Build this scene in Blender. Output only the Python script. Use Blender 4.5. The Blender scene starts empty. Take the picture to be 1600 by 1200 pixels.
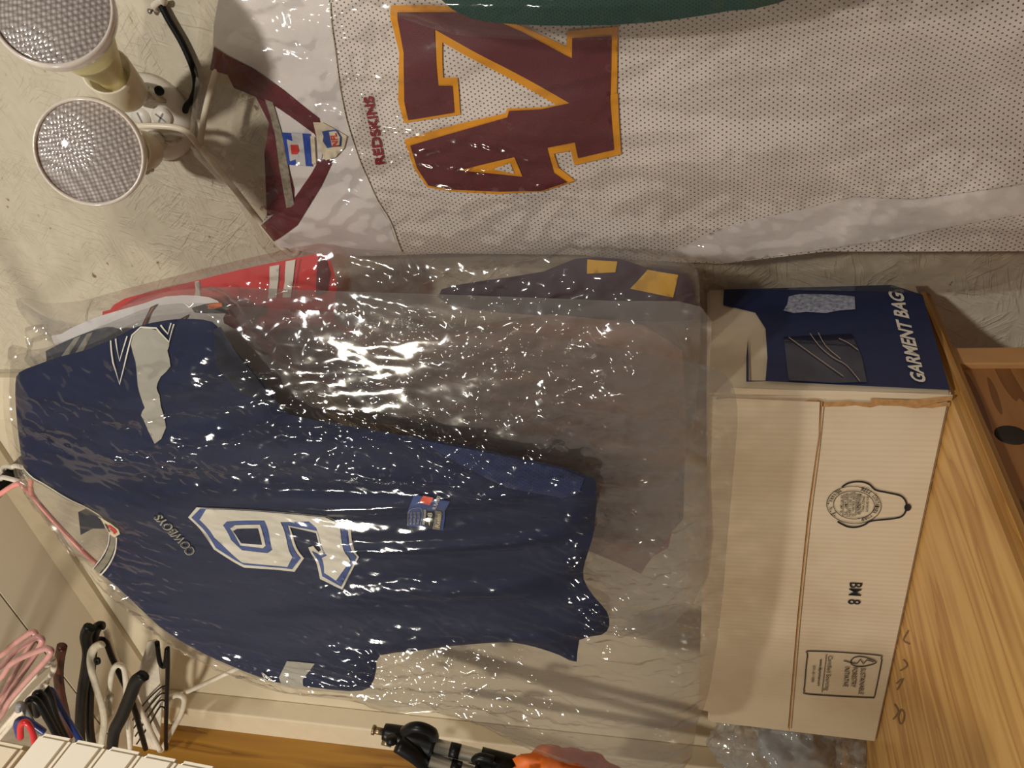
import bpy, bmesh, math, random
import numpy as np
from mathutils import Vector, Matrix, noise
from mathutils.geometry import delaunay_2d_cdt
random.seed(4)
SC = bpy.context.scene
COL = SC.collection
# ------------------------------------------------------------------ camera
TH, PI_, FPX = math.radians(36), math.radians(14), 1250.0
CAM = Vector((0, 0, 1.30))
Fv = Vector((-math.sin(TH)*math.cos(PI_), math.cos(TH)*math.cos(PI_), math.sin(PI_)))
Rv = Vector((math.cos(TH), math.sin(TH), 0))
Uv = Rv.cross(Fv)
cd = bpy.data.cameras.new('camera'); cam = bpy.data.objects.new('camera', cd); COL.objects.link(cam)
cd.sensor_fit = 'HORIZONTAL'; cd.sensor_width = 36; cd.lens = FPX*36/1600; cd.clip_start = 0.02
# the phone was held sideways: picture right is down, picture up is right
X_, Y_, Z_ = -Uv, Rv, -Fv
cam.matrix_world = Matrix(((X_.x, Y_.x, Z_.x, CAM.x), (X_.y, Y_.y, Z_.y, CAM.y), (X_.z, Y_.z, Z_.z, CAM.z), (0, 0, 0, 1)))
SC.camera = cam
# ------------------------------------------------------------------ world, lamps, exposure
def lin(r, g, b):
    return tuple(((c/255)/12.92 if c/255 <= .04045 else ((c/255+.055)/1.055)**2.4) for c in (r, g, b))
W = bpy.data.worlds.new('room_air'); SC.world = W; W.use_nodes = True
W.node_tree.nodes['Background'].inputs[0].default_value = (1.0, .92, .82, 1)
W.node_tree.nodes['Background'].inputs[1].default_value = 0.11
def lamp(name, loc, target, power, size, color):
    l = bpy.data.lights.new(name, 'POINT'); l.shadow_soft_size = size/2; l.energy = power; l.color = color
    o = bpy.data.objects.new(name, l); COL.objects.link(o); o.location = loc
    return o
lamp('ceiling_lamp_right', (0.55, -.75, 2.45), (-.4, 1.0, 1.7), 66, .14, (1.0, .96, .89))
lamp('ceiling_lamp_left', (-1.55, -.50, 2.45), (-.9, 1.0, 1.5), 36, .14, (1.0, .93, .78))
SC.view_settings.view_transform = 'Standard'; SC.view_settings.look = 'None'
SC.view_settings.gamma = 1; SC.view_settings.use_curve_mapping = False
SC.view_settings.exposure = 0.46
SC.cycles.transparent_max_bounces = 32
SC.cycles.max_bounces = 10

# ------------------------------------------------------------------ helpers
def ray(u, v):
    return Fv + Rv*((600-v)/FPX) + Uv*((800-u)/FPX)
def P(u, v, Y):                       # photo point on the upright plane y = Y
    d = ray(u, v); return CAM + d*(Y/d.y)
def PZ(u, v, z):
    d = ray(u, v); return CAM + d*((z-CAM.z)/d.z)
def PX(u, v, x):
    d = ray(u, v); return CAM + d*(x/d.x)
def PD(u, v, dist): return CAM + ray(u, v)*dist
def crop(x0, y0, s, pts): return [(x0+a/s, y0+b/s) for a, b in pts]

def mesh_obj(name, verts, faces, mat, parent=None, smooth=True, mats=None, idx=None):
    org = parent_world(parent)
    me = bpy.data.meshes.new(name)
    me.from_pydata([tuple(Vector(v)-org) for v in verts], [], faces)
    me.update()
    o = bpy.data.objects.new(name, me); COL.objects.link(o)
    if mats:
        for m in mats: me.materials.append(m)
        me.polygons.foreach_set('material_index', idx)
    else: me.materials.append(mat)
    if smooth: me.polygons.foreach_set('use_smooth', [True]*len(me.polygons))
    if parent: o.parent = parent
    return o
def parent_world(p):
    v = Vector((0, 0, 0))
    while p is not None:
        v += p.location; p = p.parent
    return v
def tag(o, label, cat=None, group=None, kind=None):
    if label: o['label'] = label
    if cat: o['category'] = cat
    if group: o['group'] = group
    if kind: o['kind'] = kind
    return o
def thing(name, label, cat, loc, group=None):
    o = bpy.data.objects.new(name, None); COL.objects.link(o); o.location = loc; o.empty_display_size = .05
    return tag(o, label, cat, group)
def bm_obj(name, bm, mat, parent=None, smooth=False):
    org = parent_world(parent)
    for v in bm.verts: v.co -= org
    bmesh.ops.recalc_face_normals(bm, faces=bm.faces)
    me = bpy.data.meshes.new(name); bm.to_mesh(me); bm.free()
    o = bpy.data.objects.new(name, me); COL.objects.link(o); me.materials.append(mat)
    if smooth: me.polygons.foreach_set('use_smooth', [True]*len(me.polygons))
    if parent: o.parent = parent
    return o
def hexa(bm, c8):                     # 8 corners: bottom loop of four, then top loop of four
    vs = [bm.verts.new(c) for c in c8]
    for f in ((3,2,1,0), (4,5,6,7), (0,1,5,4), (1,2,6,5), (2,3,7,6), (3,0,4,7)): bm.faces.new([vs[i] for i in f])
    return vs
def box(name, lo, hi, mat, parent=None, bevel=0):
    bm = bmesh.new(); (x0,y0,z0), (x1,y1,z1) = lo, hi
    hexa(bm, [(x0,y0,z0),(x1,y0,z0),(x1,y1,z0),(x0,y1,z0),(x0,y0,z1),(x1,y0,z1),(x1,y1,z1),(x0,y1,z1)])
    if bevel: bmesh.ops.bevel(bm, geom=bm.edges[:], offset=bevel, segments=2, affect='EDGES', profile=.5)
    return bm_obj(name, bm, mat, parent)
def smooth_path(pts, n=6, closed=False):
    pts = [Vector(p) for p in pts]; out = []; m = len(pts)
    for i in range(m if closed else m-1):
        if closed: p0, p1, p2, p3 = pts[i-1], pts[i], pts[(i+1) % m], pts[(i+2) % m]
        else: p0, p1, p2, p3 = pts[max(i-1, 0)], pts[i], pts[i+1], pts[min(i+2, m-1)]
        for k in range(n):
            t = k/n
            out.append(.5*((2*p1)+(p2-p0)*t+(2*p0-5*p1+4*p2-p3)*t*t+(3*p1-p0-3*p2+p3)*t**3))
    if not closed: out.append(pts[-1])
    return out
def tube_bm(bm, pts, r, seg=10, flat=1.0, closed=False, taper=None):
    pts = [Vector(p) for p in pts]; rings = []; up = Vector((0, 0, 1)); n = len(pts)
    prev = None
    for i, p in enumerate(pts):
        if closed: t = pts[(i+1) % n]-pts[i-1]
        else: t = pts[min(i+1, n-1)]-pts[max(i-1, 0)]
        t.normalize()
        if prev is None:
            a = t.cross(Vector((0, 1, 0)))
            if a.length < .1: a = t.cross(up)
        else: a = prev-t*prev.dot(t)
        a.normalize(); prev = a.copy(); b = t.cross(a)
        rr = r if taper is None else r*taper(i/(n-1))
        rings.append([bm.verts.new(p+a*(rr*math.cos(2*math.pi*k/seg))+b*(rr*flat*math.sin(2*math.pi*k/seg))) for k in range(seg)])
    for i in range(n if closed else n-1):
        A, B = rings[i], rings[(i+1) % n]
        for k in range(seg): bm.faces.new((A[k], A[(k+1) % seg], B[(k+1) % seg], B[k]))
    if not closed: bm.faces.new(rings[0][::-1]); bm.faces.new(rings[-1])
def tube(name, pts, r, mat, parent=None, sm=6, seg=10, flat=1.0, closed=False, taper=None):
    bm = bmesh.new(); tube_bm(bm, smooth_path(pts, sm, closed) if sm else pts, r, seg, flat, closed, taper)
    return bm_obj(name, bm, mat, parent, True)
def lathe(name, origin, axis, prof, mat, parent=None, seg=40, smooth=True, caps=True):   # prof: (distance along axis, radius)
    ax = Vector(axis).normalized(); a = ax.orthogonal().normalized(); b = ax.cross(a); bm = bmesh.new(); rings = []
    for s, r in prof:
        c = Vector(origin)+ax*s
        rings.append([bm.verts.new(c+(a*math.cos(2*math.pi*k/seg)+b*math.sin(2*math.pi*k/seg))*max(r, 1e-5)) for k in range(seg)])
    for A, B in zip(rings, rings[1:]):
        for k in range(seg): bm.faces.new((A[k], A[(k+1) % seg], B[(k+1) % seg], B[k]))
    if caps: bm.faces.new(rings[0][::-1]); bm.faces.new(rings[-1])
    bmesh.ops.remove_doubles(bm, verts=bm.verts, dist=1e-5)
    return bm_obj(name, bm, mat, parent, smooth)

# ---- flat regions triangulated with inner points, then laid over a relief
def inside(pts, loops):
    pts = np.asarray(pts, float); res = np.zeros(len(pts), bool)
    for lp in loops:
        a = np.asarray(lp, float); b = np.roll(a, -1, 0)
        for (x0, y0), (x1, y1) in zip(a, b):
            if y0 == y1: continue
            c = ((y0 > pts[:, 1]) != (y1 > pts[:, 1])) & (pts[:, 0] < (x1-x0)*(pts[:, 1]-y0)/(y1-y0)+x0)
            res ^= c
    return res
def edge_dist(pts, loops):
    pts = np.asarray(pts, float); d = np.full(len(pts), 1e9)
    for lp in loops:
        a = np.asarray(lp, float); b = np.roll(a, -1, 0)
        for p, q in zip(a, b):
            e = q-p; L = e@e
            if L < 1e-14: continue
            t = np.clip(((pts-p)@e)/L, 0, 1)[:, None]
            d = np.minimum(d, np.linalg.norm(pts-(p+t*e), axis=1))
    return d
def resample(lp, step):
    out = []
    for i in range(len(lp)):
        p, q = np.array(lp[i], float), np.array(lp[(i+1) % len(lp)], float)
        n = max(1, int(np.linalg.norm(q-p)/step))
        out += [tuple(p+(q-p)*k/n) for k in range(n)]
    return out
def triangulate(loops, step):
    loops = [resample(l, step) for l in loops]
    allp = np.array([p for l in loops for p in l]); lo, hi = allp.min(0), allp.max(0)
    g = []; row = 0; y = lo[1]
    while y < hi[1]:
        g += [(x+(step/2 if row % 2 else 0), y) for x in np.arange(lo[0], hi[0], step)]
        y += step*.87; row += 1
    if g:
        g = np.array(g); g = g[inside(g, loops)]
        if len(g): g = g[edge_dist(g, loops) > step*.5]
    vs = [tuple(p) for p in allp]; es = []; k = 0
    for l in loops:
        n = len(l); es += [(k+i, k+(i+1) % n) for i in range(n)]; k += n
    vs += [tuple(p) for p in g]
    ov, oe, of = delaunay_2d_cdt([Vector(v) for v in vs], es, [], 0, 1e-7)[:3]
    pts = np.array([(v.x, v.y) for v in ov]); tri = np.array([f for f in of if len(f) == 3])
    cen = pts[tri].mean(1); tri = tri[inside(cen, loops)]
    return pts, tri
def px_loop(pts, Y, sm=0):
    if sm: pts = [tuple(p) for p in smooth_path([Vector((a, b, 0)) for a, b in pts], sm, True)]
    return [(lambda w: (w.x, w.z))(P(p[0], p[1], Y)) for p in pts]

class Cloth:
    """A garment hanging on the plane y = Y: a front and a back sheet joined along the outline."""
    def __init__(s, outline, Y, puff, fold, sm=2, soft=.03):
        s.Y, s.puff, s.fold, s.soft = Y, puff, fold, soft
        s.loop = px_loop(outline, Y, sm); Cloth.last = s; Cloth.all.append(s)
    all = []
    def front(s, pts, off=0):
        pr = 1-np.exp(-edge_dist(pts, [s.loop])/s.soft)
        f = np.array([s.fold(x, z) for x, z in pts])
        return s.Y-(s.puff+f)*pr-off
    def back(s, pts):
        pr = 1-np.exp(-edge_dist(pts, [s.loop])/s.soft)
        return s.Y+.6*s.puff*pr
    def sheet(s, name, loops, mat, parent, off=0, step=.007, back=False):
        pts, tri = triangulate(loops, step)
        y = s.back(pts) if back else s.front(pts, off)
        v = [(a, b, c) for (a, c), b in zip(pts, y)]
        f = [tuple(t) for t in tri]
        n = np.cross(pts[tri[:, 1]]-pts[tri[:, 0]], pts[tri[:, 2]]-pts[tri[:, 0]])
        f = [t if (k > 0) != back else t[::-1] for t, k in zip(f, n)]
        return mesh_obj(name, v, f, mat, parent)
    def body(s, name, mat, parent, step=.008, back_outline=None):
        s.sheet(name, [s.loop], mat, parent, 0, step)
        s.sheet('back_panel', [px_loop(back_outline, s.Y) if back_outline else s.loop], mat, parent, 0, .014, True)
    def patch(s, name, pxloops, mat, parent, off=.0015, sm=0, step=.006):
        return s.sheet(name, [px_loop(l, s.Y, sm) for l in pxloops], mat, parent, off, step)
    def ribbon(s, name, line, wpx, mat, parent, off=.002, sm=5, closed=False):
        return s.patch(name, ribbon_loops(line, wpx, sm, closed), mat, parent, off)
    def text(s, name, body, org, base, up, mat, parent, off=.002, bold=0.0, arc=0):
        V, T = text_mesh(body, bold)
        pts = []
        for x, y in V: pts.append((lambda w: (w.x, w.z))(P(org[0]+base[0]*x+up[0]*y, org[1]+base[1]*x+up[1]*y, s.Y)))
        pts = np.array(pts); yy = s.front(pts, off)
        return mesh_obj(name, [(a, b, c) for (a, c), b in zip(pts, yy)], T, mat, parent, False)
def ribbon_loops(line, w, sm=5, closed=False):
    p = smooth_path([Vector((a, b, 0)) for a, b in line], sm, closed) if sm else [Vector((a, b, 0)) for a, b in line]
    L, R = [], []; n = len(p)
    for i in range(n):
        t = (p[(i+1) % n]-p[i-1]) if closed else (p[min(i+1, n-1)]-p[max(i-1, 0)])
        t.normalize(); k = Vector((-t.y, t.x, 0))*w/2
        L.append(tuple((p[i]+k)[:2])); R.append(tuple((p[i]-k)[:2]))
    return [L, R] if closed else [L+R[::-1]]
_tc = {}
def text_mesh(body, bold=0.0):        # unit-width text: x from 0 to 1, cap height 1
    if (body, bold) in _tc: return _tc[(body, bold)]
    c = bpy.data.curves.new('t', 'FONT'); c.body = body; c.offset = bold; c.resolution_u = 3
    o = bpy.data.objects.new('t', c); me = bpy.data.meshes.new_from_object(o)
    V = np.array([tuple(v.co)[:2] for v in me.vertices]); T = [tuple(p.vertices) for p in me.polygons]
    bpy.data.objects.remove(o); bpy.data.meshes.remove(me); bpy.data.curves.remove(c)
    lo, hi = V.min(0), V.max(0); V = (V-[lo[0], 0])/[hi[0]-lo[0], .69]
    _tc[(body, bold)] = (V, T); return V, T

# ------------------------------------------------------------------ materials
class NT:
    def __init__(s, name):
        s.m = bpy.data.materials.new(name); s.m.use_nodes = True; s.t = s.m.node_tree
        s.b = s.t.nodes['Principled BSDF']; s.out = s.t.nodes['Material Output']
    def n(s, typ, **kw):
        x = s.t.nodes.new(typ)
        for k, v in kw.items():
            if k.startswith('i_'): x.inputs[k[2:].replace('_', ' ')].default_value = v
            else: setattr(x, k, v)
        return x
    def l(s, a, b): s.t.links.new(a, b)
    def coord(s, scale=(1, 1, 1), rot=(0, 0, 0)):
        tc = s.n('ShaderNodeTexCoord'); mp = s.n('ShaderNodeMapping')
        mp.inputs['Scale'].default_value = scale; mp.inputs['Rotation'].default_value = rot
        s.l(tc.outputs['Object'], mp.inputs[0]); return mp.outputs[0]
    def noise(s, vec, scale, detail=3, rough=.55):
        x = s.n('ShaderNodeTexNoise'); x.inputs['Scale'].default_value = scale
        x.inputs['Detail'].default_value = detail; x.inputs['Roughness'].default_value = rough
        s.l(vec, x.inputs['Vector']); return x.outputs['Fac']
    def ramp(s, fac, stops):
        r = s.n('ShaderNodeValToRGB'); e = r.color_ramp.elements
        while len(e) < len(stops): e.new(.5)
        for k, (p, c) in zip(e, stops): k.position = p; k.color = (*c, 1) if len(c) == 3 else c
        s.l(fac, r.inputs[0]); return r.outputs[0]
    def math(s, op, a, b=None):
        x = s.n('ShaderNodeMath', operation=op)
        for i, v in enumerate((a, b)):
            if v is None: continue
            if isinstance(v, (int, float)): x.inputs[i].default_value = v
            else: s.l(v, x.inputs[i])
        return x.outputs[0]
    def bump(s, h, strength, dist):
        x = s.n('ShaderNodeBump'); x.inputs['Strength'].default_value = strength; x.inputs['Distance'].default_value = dist
        s.l(h, x.inputs['Height']); s.l(x.outputs[0], s.b.inputs['Normal']); return x.outputs[0]
    def set(s, col=None, rough=.6, metal=0, spec=.5, coat=0):
        if col: s.b.inputs['Base Color'].default_value = (*col, 1)
        s.b.inputs['Roughness'].default_value = rough; s.b.inputs['Metallic'].default_value = metal
        s.b.inputs['Specular IOR Level'].default_value = spec; s.b.inputs['Coat Weight'].default_value = coat
        return s
def plain(name, col, rough=.5, metal=0, var=.12, scale=30, spec=.5, coat=0):
    t = NT(name).set(None, rough, metal, spec, coat); c = t.coord()
    t.l(t.ramp(t.noise(c, scale), [(.3, tuple(k*(1-var) for k in col)), (.7, tuple(min(1, k*(1+var)) for k in col))]), t.b.inputs['Base Color'])
    return t.m
def osb_paint():
    t = NT('painted_strand_board').set(None, .55, 0, .4)
    hs = []
    for i, a in enumerate((.2, 1.15, 2.2)):
        c = t.coord((1, 1, 1), (0, a, 0))
        tc = t.n('ShaderNodeMapping'); tc.inputs['Scale'].default_value = (16, 1, 85); t.l(c, tc.inputs[0])
        w = t.noise(tc.outputs[0], 1.0, 2, .5)
        m = t.noise(t.coord((14, 14, 14), (0, i*1.3, i)), 1.0, 1)
        edge = t.ramp(w, [(.42, (0, 0, 0)), (.5, (1, 1, 1)), (.53, (.55, .55, .55))])
        k = t.ramp(m, [(.48, (0, 0, 0)), (.56, (1, 1, 1))])
        hs.append(t.math('MULTIPLY', edge, k))
    h = t.math('ADD', t.math('ADD', hs[0], hs[1]), hs[2])
    fine = t.noise(t.coord((1, 1, 1)), 240, 2)
    h = t.math('ADD', h, t.math('MULTIPLY', fine, .35))
    t.bump(h, .55, .0022)
    v = t.n('ShaderNodeTexNoise'); v.inputs['Scale'].default_value = 46; v.inputs['Detail'].default_value = 4
    t.l(t.coord((1, 1, 1.5)), v.inputs['Vector'])
    t.l(t.ramp(v.outputs['Fac'], [(.24, lin(120, 100, 74)), (.30, lin(198, 188, 166)), (.7, lin(206, 196, 174))]), t.b.inputs['Base Color'])
    return t.m
def plaster():
    t = NT('painted_plaster').set(None, .6, 0, .3); c = t.coord()
    t.l(t.ramp(t.noise(c, 6), [(.3, lin(206, 193, 168)), (.7, lin(216, 204, 180))]), t.b.inputs['Base Color'])
    t.bump(t.noise(c, 170, 2), .5, .0015); return t.m
def pine(name, a, b, c3, axis='Y', gl=1.0):
    t = NT(name).set(None, .38, 0, .45)
    sc = {'Y': (9, .8, 9), 'Z': (9, 9, .8), 'X': (.8, 9, 9)}[axis]
    c = t.coord(tuple(k*gl for k in sc)); w = t.noise(c, 1.0, 3, .6)
    rings = t.math('FRACT', t.math('MULTIPLY', w, 9.0))
    f = t.noise(t.coord(tuple(k*14 for k in sc)), 1.0, 2)
    col = t.ramp(t.math('ADD', t.math('MULTIPLY', rings, .8), t.math('MULTIPLY', f, .2)), [(.05, a), (.6, b), (.93, c3)])
    t.l(col, t.b.inputs['Base Color']); t.bump(f, .15, .001); return t.m
def cloth_mat(name, col, rough=.75, holes=None, weave=900, sheen=.2, spec=.25, pitch=.0062):
    t = NT(name).set(col, rough, 0, spec); c = t.coord()
    t.b.inputs['Sheen Weight'].default_value = sheen
    h = t.noise(c, weave, 1)
    base = t.ramp(t.noise(c, 14), [(.3, tuple(k*.9 for k in col)), (.7, tuple(min(1, k*1.08) for k in col))])
    if holes:
        sp = t.n('ShaderNodeSeparateXYZ'); t.l(c, sp.inputs[0])
        x = t.math('DIVIDE', sp.outputs['X'], pitch); z = t.math('DIVIDE', sp.outputs['Z'], pitch*.8)
        rowp = t.math('MULTIPLY', t.math('MODULO', t.math('FLOOR', z), 2.0), .5)
        fx = t.math('SUBTRACT', t.math('FRACT', t.math('ADD', x, rowp)), .5); fz = t.math('SUBTRACT', t.math('FRACT', z), .5)
        d = t.math('SQRT', t.math('ADD', t.math('POWER', t.math('MULTIPLY', fx, 1.1), 2.0), t.math('POWER', t.math('MULTIPLY', fz, .75), 2.0)))
        k = t.ramp(d, [(.13, (1, 1, 1)), (.21, (0, 0, 0))])
        mx = t.n('ShaderNodeMix', data_type='RGBA'); t.l(k, mx.inputs[0]); t.l(base, mx.inputs[6]); mx.inputs[7].default_value = (*holes, 1)
        base = mx.outputs[2]; h = t.math('SUBTRACT', t.math('MULTIPLY', h, .3), k)
    t.l(base, t.b.inputs['Base Color']); t.bump(h, .35, .0008); return t.m
def film(name, haze=.05, tint=(.975, .965, .95), rough=.10, bscale=1.0, seed=0):
    t = NT(name); t.t.nodes.remove(t.b); c = t.coord((1, 1, .55))
    x = t.n('ShaderNodeBump'); x.inputs['Strength'].default_value = .38; x.inputs['Distance'].default_value = .003*bscale
    r = t.n('ShaderNodeTexNoise', noise_dimensions='4D'); r.noise_type = 'RIDGED_MULTIFRACTAL' if hasattr(r, 'noise_type') else 'FBM'
    r.inputs['W'].default_value = seed; r.inputs['Scale'].default_value = 26; r.inputs['Detail'].default_value = 2; r.inputs['Distortion'].default_value = .6
    t.l(c, r.inputs['Vector']); t.l(r.outputs['Fac'], x.inputs['Height'])
    tr = t.n('ShaderNodeBsdfTransparent'); tr.inputs[0].default_value = (*tint, 1)
    gl = t.n('ShaderNodeBsdfGlossy'); gl.inputs['Roughness'].default_value = rough; t.l(x.outputs[0], gl.inputs['Normal'])
    df = t.n('ShaderNodeBsdfDiffuse'); df.inputs[0].default_value = (.85, .82, .78, 1)
    fr = t.n('ShaderNodeFresnel'); fr.inputs['IOR'].default_value = 1.55; t.l(x.outputs[0], fr.inputs['Normal'])
    fac = t.math('MINIMUM', t.math('ADD', t.math('MULTIPLY', fr.outputs[0], 1.0), .0), .32)
    m1 = t.n('ShaderNodeMixShader'); m1.inputs[0].default_value = haze; t.l(tr.outputs[0], m1.inputs[1]); t.l(df.outputs[0], m1.inputs[2])
    m2 = t.n('ShaderNodeMixShader'); t.l(fac, m2.inputs[0]); t.l(m1.outputs[0], m2.inputs[1]); t.l(gl.outputs[0], m2.inputs[2])
    t.l(m2.outputs[0], t.out.inputs[0]); return t.m
def card():
    t = NT('white_carton').set(None, .62, 0, .3); c = t.coord((1, 1, 1))
    fl = t.n('ShaderNodeTexWave'); fl.inputs['Scale'].default_value = 34; fl.inputs['Distortion'].default_value = .4; t.l(t.coord((1, 0, .02)), fl.inputs['Vector'])
    big = t.noise(t.coord((14, 14, 3)), 1.0, 2)
    st = t.noise(t.coord((5, 5, 5)), 1.0, 4)
    t.l(t.ramp(st, [(.3, lin(196, 176, 146)), (.55, lin(214, 197, 170)), (.8, lin(220, 205, 180))]), t.b.inputs['Base Color'])
    t.bump(t.math('ADD', t.math('MULTIPLY', fl.outputs['Fac'], .3), big), .45, .004); return t.m
def lens_mat():
    t = NT('dimpled_lens').set(None, .12, 0, .8, 1.0)
    c = t.coord((1, 1, 1)); v = t.n('ShaderNodeTexVoronoi'); v.inputs['Scale'].default_value = 215; v.inputs['Randomness'].default_value = .12; t.l(c, v.inputs['Vector'])
    t.l(t.ramp(v.outputs['Distance'], [(.1, lin(214, 204, 200)), (.55, lin(150, 140, 134)), (.8, lin(120, 108, 98))]), t.b.inputs['Base Color'])
    t.bump(t.math('SUBTRACT', 1.0, v.outputs['Distance']), .6, .0015); return t.m
M = dict(
 osb=osb_paint(), plaster=plaster(),
 trim=plain('trim_paint', lin(222, 209, 184), .4, var=.03), strip=plain('strip_paint', lin(178, 163, 136), .5, var=.04), ceil=plain('ceiling_paint', lin(216, 204, 184), .5, var=.02, scale=5),
 gap=plain('dark_gap', lin(45, 34, 24), .9),
 pine=pine('pine_board', lin(158, 108, 50), lin(202, 156, 90), lin(178, 130, 66)),
 yellow=pine('yellow_pine', lin(150, 106, 40), lin(172, 126, 52), lin(120, 78, 28), 'Z', .6),
 brownwood=pine('brown_wood', lin(120, 78, 42), lin(150, 100, 56), lin(165, 115, 68)),
 post=plain('post_wood', lin(196, 146, 94), .5, var=.06),
 navy=cloth_mat('navy_knit', lin(22, 31, 66), .6, sheen=0, spec=.2), navymesh=cloth_mat('navy_mesh', lin(30, 44, 92), .6, holes=lin(14, 18, 34), pitch=.0042),
 navydark=cloth_mat('dark_navy', lin(22, 26, 44), .6), silver=cloth_mat('silver_satin', lin(176, 172, 160), .4, spec=.5), grey=cloth_mat('grey_band', lin(140, 134, 116), .5),
 white=cloth_mat('white_twill', lin(232, 226, 212), .65), royal=cloth_mat('royal_twill', lin(58, 82, 146), .55),
 wmesh=cloth_mat('white_mesh', lin(232, 222, 214), .62, holes=lin(120, 98, 84)), wsat=cloth_mat('white_satin', lin(232, 224, 220), .5, spec=.4),
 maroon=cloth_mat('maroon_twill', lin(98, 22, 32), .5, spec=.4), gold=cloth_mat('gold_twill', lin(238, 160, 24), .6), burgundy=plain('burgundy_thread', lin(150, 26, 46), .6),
 tape=plain('grey_tape', lin(146, 136, 118), .7, var=.35, scale=160), patchw=plain('cream_patch', lin(226, 212, 184), .6, var=.05), labelb=plain('blue_label', lin(30, 72, 170), .5, var=.05),
 labelw=plain('silver_label', lin(206, 204, 204), .45, var=.04), redp=plain('red_print', lin(214, 52, 46), .5), bluep=plain('blue_print', lin(50, 76, 150), .5), orangered=plain('orange_red', lin(226, 74, 36), .5),
 red=cloth_mat('red_knit', lin(214, 28, 28), .5, spec=.4), rose=cloth_mat('film_hazed_red', lin(176, 134, 118), .7), darkred=cloth_mat('dark_red', lin(96, 20, 24), .7), green=cloth_mat('green_mesh', lin(22, 66, 58), .6, holes=lin(8, 26, 22), pitch=.004),  # rose: red cloth with the haze of the film mixed into its colour
 purple=cloth_mat('purple_knit', lin(66, 44, 60), .6), yellowc=cloth_mat('yellow_cloth', lin(224, 172, 44), .6), orange=cloth_mat('orange_cloth', lin(222, 112, 44), .6), brown=cloth_mat('brown_cloth', lin(58, 46, 36), .6),
 film=film('clear_film', .007, rough=.10, seed=1), film2=film('clear_film_behind', .07, rough=.11, seed=5), film3=film('clear_film_crisp', .01, rough=.09, seed=9), greyfilm=film('grey_sack_film', .22, (.86, .87, .88), .12, 1.2, 3),
 card=card(), kraft=plain('kraft_edge', lin(176, 132, 82), .8, var=.2, scale=120), ink=plain('black_ink', lin(26, 28, 34), .6), navyprint=plain('navy_print', lin(34, 42, 76), .5, var=.08, scale=60), whiteprint=plain('white_print', lin(226, 216, 198), .6, var=.03),
 scuff=plain('torn_label', lin(150, 152, 166), .8, var=.5, scale=190), tapeclear=plain('packing_tape', lin(28, 32, 52), .12, coat=1), scratch=plain('scratch_mark', lin(170, 150, 132), .5),
 plastic=plain('cream_plastic', lin(232, 222, 200), .35, var=.02), enamel=plain('white_enamel', lin(226, 219, 206), .4, var=.03), lens=lens_mat(), rim=plain('lens_rim', lin(226, 214, 202), .2, coat=.6), bulbneck=plain('bulb_neck', lin(226, 214, 158), .4),
 black=plain('black_plastic', lin(14, 14, 15), .4, spec=.25), rubber=plain('black_cable', lin(12, 12, 13), .5, spec=.25), pink=plain('pink_plastic', lin(232, 150, 140), .35), dpink=plain('dusty_pink_plastic', lin(196, 142, 136), .4),
 whitep=plain('white_plastic', lin(226, 216, 200), .35), clear=plain('milky_plastic', lin(200, 190, 170), .3), redbrown=plain('mahogany', lin(78, 34, 22), .35), bluep2=plain('blue_plastic', lin(36, 52, 120), .35), redpl=plain('red_plastic', lin(204, 40, 44), .35), greypl=plain('grey_plastic', lin(140, 140, 140), .4),
 steel=plain('brushed_steel', lin(190, 186, 178), .3, .9, .05), brass=plain('brass_stud', lin(150, 130, 100), .35, .8), orangebag=plain('orange_nylon', lin(222, 106, 18), .55),
 key=plain('ivory_key', lin(238, 226, 204), .28, var=.02), keybody=plain('keyboard_case', lin(222, 204, 174), .45, var=.03))

# ------------------------------------------------------------------ the setting
WALL, CEIL, LEFT, BENCH = 1.10, 2.90, -1.97, 1.02
XT0, XT1 = P(2, 648, WALL).x, P(2, 582, WALL).x
def struct(o): o['kind'] = 'structure'; return o
struct(box('wall_back', (XT1-.01, WALL, 0), (1.6, WALL+.05, CEIL+.5), M['osb']))
struct(box('wall_back_left', (LEFT-.05, WALL, 0), (XT1-.01, WALL+.05, CEIL), M['plaster']))
struct(box('trim_1', (XT0, WALL-.018, 1.6), (XT1, WALL, CEIL), M['trim'], bevel=.002))
struct(box('wall_left', (LEFT-.06, .78, 0), (LEFT-.005, WALL-.03, CEIL), M['yellow']))
struct(box('trim_2', (LEFT-.01, WALL-.055, BENCH), (LEFT+.085, WALL, CEIL-.03), M['trim'], bevel=.004))
struct(box('trim_3', (LEFT+.085, WALL-.014, CEIL-.065), (XT0, WALL, CEIL), M['strip'], bevel=.002))
ce = box('ceiling', (LEFT-.06, WALL-.16, CEIL), (XT1+.3, WALL+.05, CEIL+.03), M['ceil']); struct(ce)
c2 = box('ceiling_panel', (LEFT-.06, .30, CEIL+.001), (XT1+.3, WALL-.164, CEIL+.03), M['ceil'], ce)
c3 = box('panel_joint', (LEFT-.06, WALL-.164, CEIL+.012), (XT1+.3, WALL-.16, CEIL+.03), M['gap'], ce)
struct(box('floor', (-2.2, -1.5, -.05), (1.6, WALL+.05, 0), M['brownwood']))

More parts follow.
